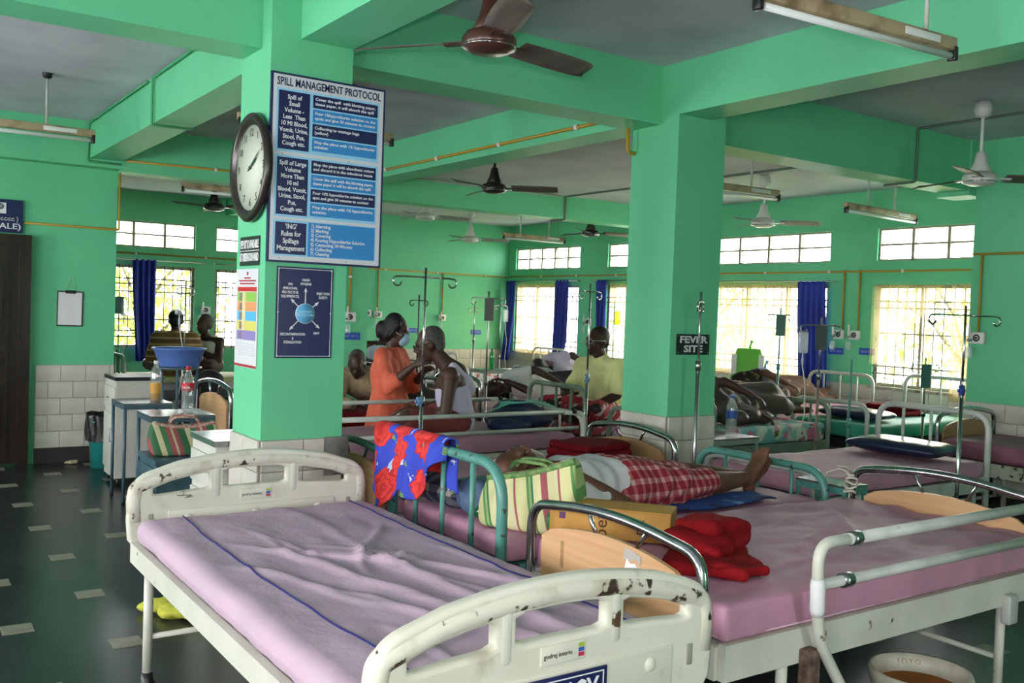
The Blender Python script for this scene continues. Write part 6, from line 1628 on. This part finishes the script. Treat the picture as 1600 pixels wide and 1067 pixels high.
def lying(label, loc, rz, sk, top, bottom, hair, side=1, knees=.0, vox=.015, arm_up=False, cover=None, up=0.0):
    """lies along local +x, head at x=0; side=1 turned towards -y"""
    t = thing('person', label, 'person', loc, rz, 'people in the ward')
    hd, eyes, Pm, _ = head_prims((.02, 0, .15+up), (.1, -side*.9, .45), (-1, 0, .1))
    sn, sf = V((.25, -.12, .13+up*.7)), V((.25, .10, .26+up*.7))
    tz = torso((.72, 0, .145), (.36, -.005, .17+up*.5), (0, .75, .45), .085)
    if arm_up: en, wn = V((.20, -.30, .16)), V((.05, -.14, .24+up))
    else: en, wn = V((.46, -.26, .10)), V((.66, -.30, .09))
    ef, wf = V((.45, -.08, .34+up*.5)), V((.60, -.24, .24))
    body = hd + [('c', (.10, 0, .155+up), .048, (.22, 0, .17+up*.7), .056)] + tz + [('c', sn, .055, sf, .055)] + arm(sn, en, wn) + hand_prims(wn, (.5, -.3, -.3) if not arm_up else (-.6, .5, .2), (0, 0, -1)) + arm(sf, ef, wf) + hand_prims(wf, (.4, -.6, -.3), (0, 0, -1))
    kn, kf = V((1.05, -.14-knees*.5, .11+knees*.3)), V((1.06, -.02-knees*.4, .20+knees*.5)); an, af = V((1.42, -.02, .08)), V((1.43, .06, .13))
    body += leg((.75, -.05, .13), kn, an) + leg((.75, .05, .20), kf, af) + foot_prims(an, (.6, -.5, .2), (-.5, -.2, .8)) + foot_prims(af, (.6, -.5, .3), (-.5, -.2, .8), 1, -1)
    blob('body', body, sk, t, vox, 2)
    blob('shirt', grow(torso((.66, 0, .145), (.36, -.005, .17+up*.5), (0, .75, .45), .087), .018) + [('c', sn, .07, sf, .07), ('c', sf, .068, sf.lerp(ef, .7), .062), ('c', sn, .068, sn.lerp(en, .7), .062)], top, t, vox, 2, lambda c: (c.x, c.y+c.z), lambda c, n: c+n*(.008*nz(c.x*12, c.y*12, c.z*12)+.004*sin(c.x*50)))
    blob('lower_wrap', grow(leg((.74, -.04, .13), kn, V(kn).lerp(an, .7)) + leg((.74, .05, .20), kf, V(kf).lerp(af, .7)), .022) + [('c', (.74, 0, .16), .13, (.95, -.05, .15), .10)], bottom, t, vox, 2)
    blob('hair', [('e', Pm(0, -.030, .036), (.080, .090, .092)), ('e', Pm(0, -.06, -.02), (.07, .05, .06))], hair, t, vox, 2)
    add_eyes(t, eyes)
    return t
lying('person in a white shirt lying with bent arms left of the man in yellow', (5.06, 7.62, .632), radians(3), SK3, mat('white_cotton', (.58, .58, .58), .85), mat('black_cloth', (.02, .02, .022), .8), HAIRB, 1, .12, arm_up=True)
lying('person in a lavender shirt curled on the bed below the far right windows', (6.50, 8.86, .642), radians(2), SK3, mat('lavender_cotton', (.44, .40, .50), .85), mat('brown_wrap', (.22, .15, .09), .85), HAIRB, -1, .05, up=.14)
lying('person in dark printed clothes lying on the pale pink bed', (7.02, 6.42, .682), radians(1), SK1, mat('black_gold_print', (.015, .013, .012), .8, col2=(.20, .14, .05), scale=22, lo=.6, hi=.66), mat('brown_striped_cloth', (.10, .055, .03), .85, col2=(.3, .2, .12), scale=14, lo=.6, hi=.66), HAIRB, 1, .04, arm_up=True)
lying('person wrapped in grey brown cloth lying on the flowered sheet', (5.40, 5.46, .692), radians(2), SK2, mat('grey_brown_cloth', (.075, .055, .045), .6), mat('grey_brown_cloth', (.075, .055, .045), .6), HAIRB, 1, .10)
bundle('brown_shawl', 'glossy grey brown shawl heaped over the person on the flowered sheet', 'cloth', [('e', (5.98, 5.30, .77), (.18, .16, .085)), ('e', (5.82, 5.26, .76), (.14, .15, .07)), ('e', (6.15, 5.42, .80), (.12, .13, .10)), ('e', (6.16, 5.26, .75), (.10, .11, .06))], mat('satin_grey_brown', (.085, .062, .052), .42), .014, .016, 7)
bundle('red_cloth', 'small red cloth beside the person on the flowered sheet', 'cloth', [('e', (5.95, 5.72, .78), (.10, .06, .09))], mat('scarlet_cotton', (.5, .02, .03), .8), .012, .012, 12)
bpy.data.scenes.remove(TMP)
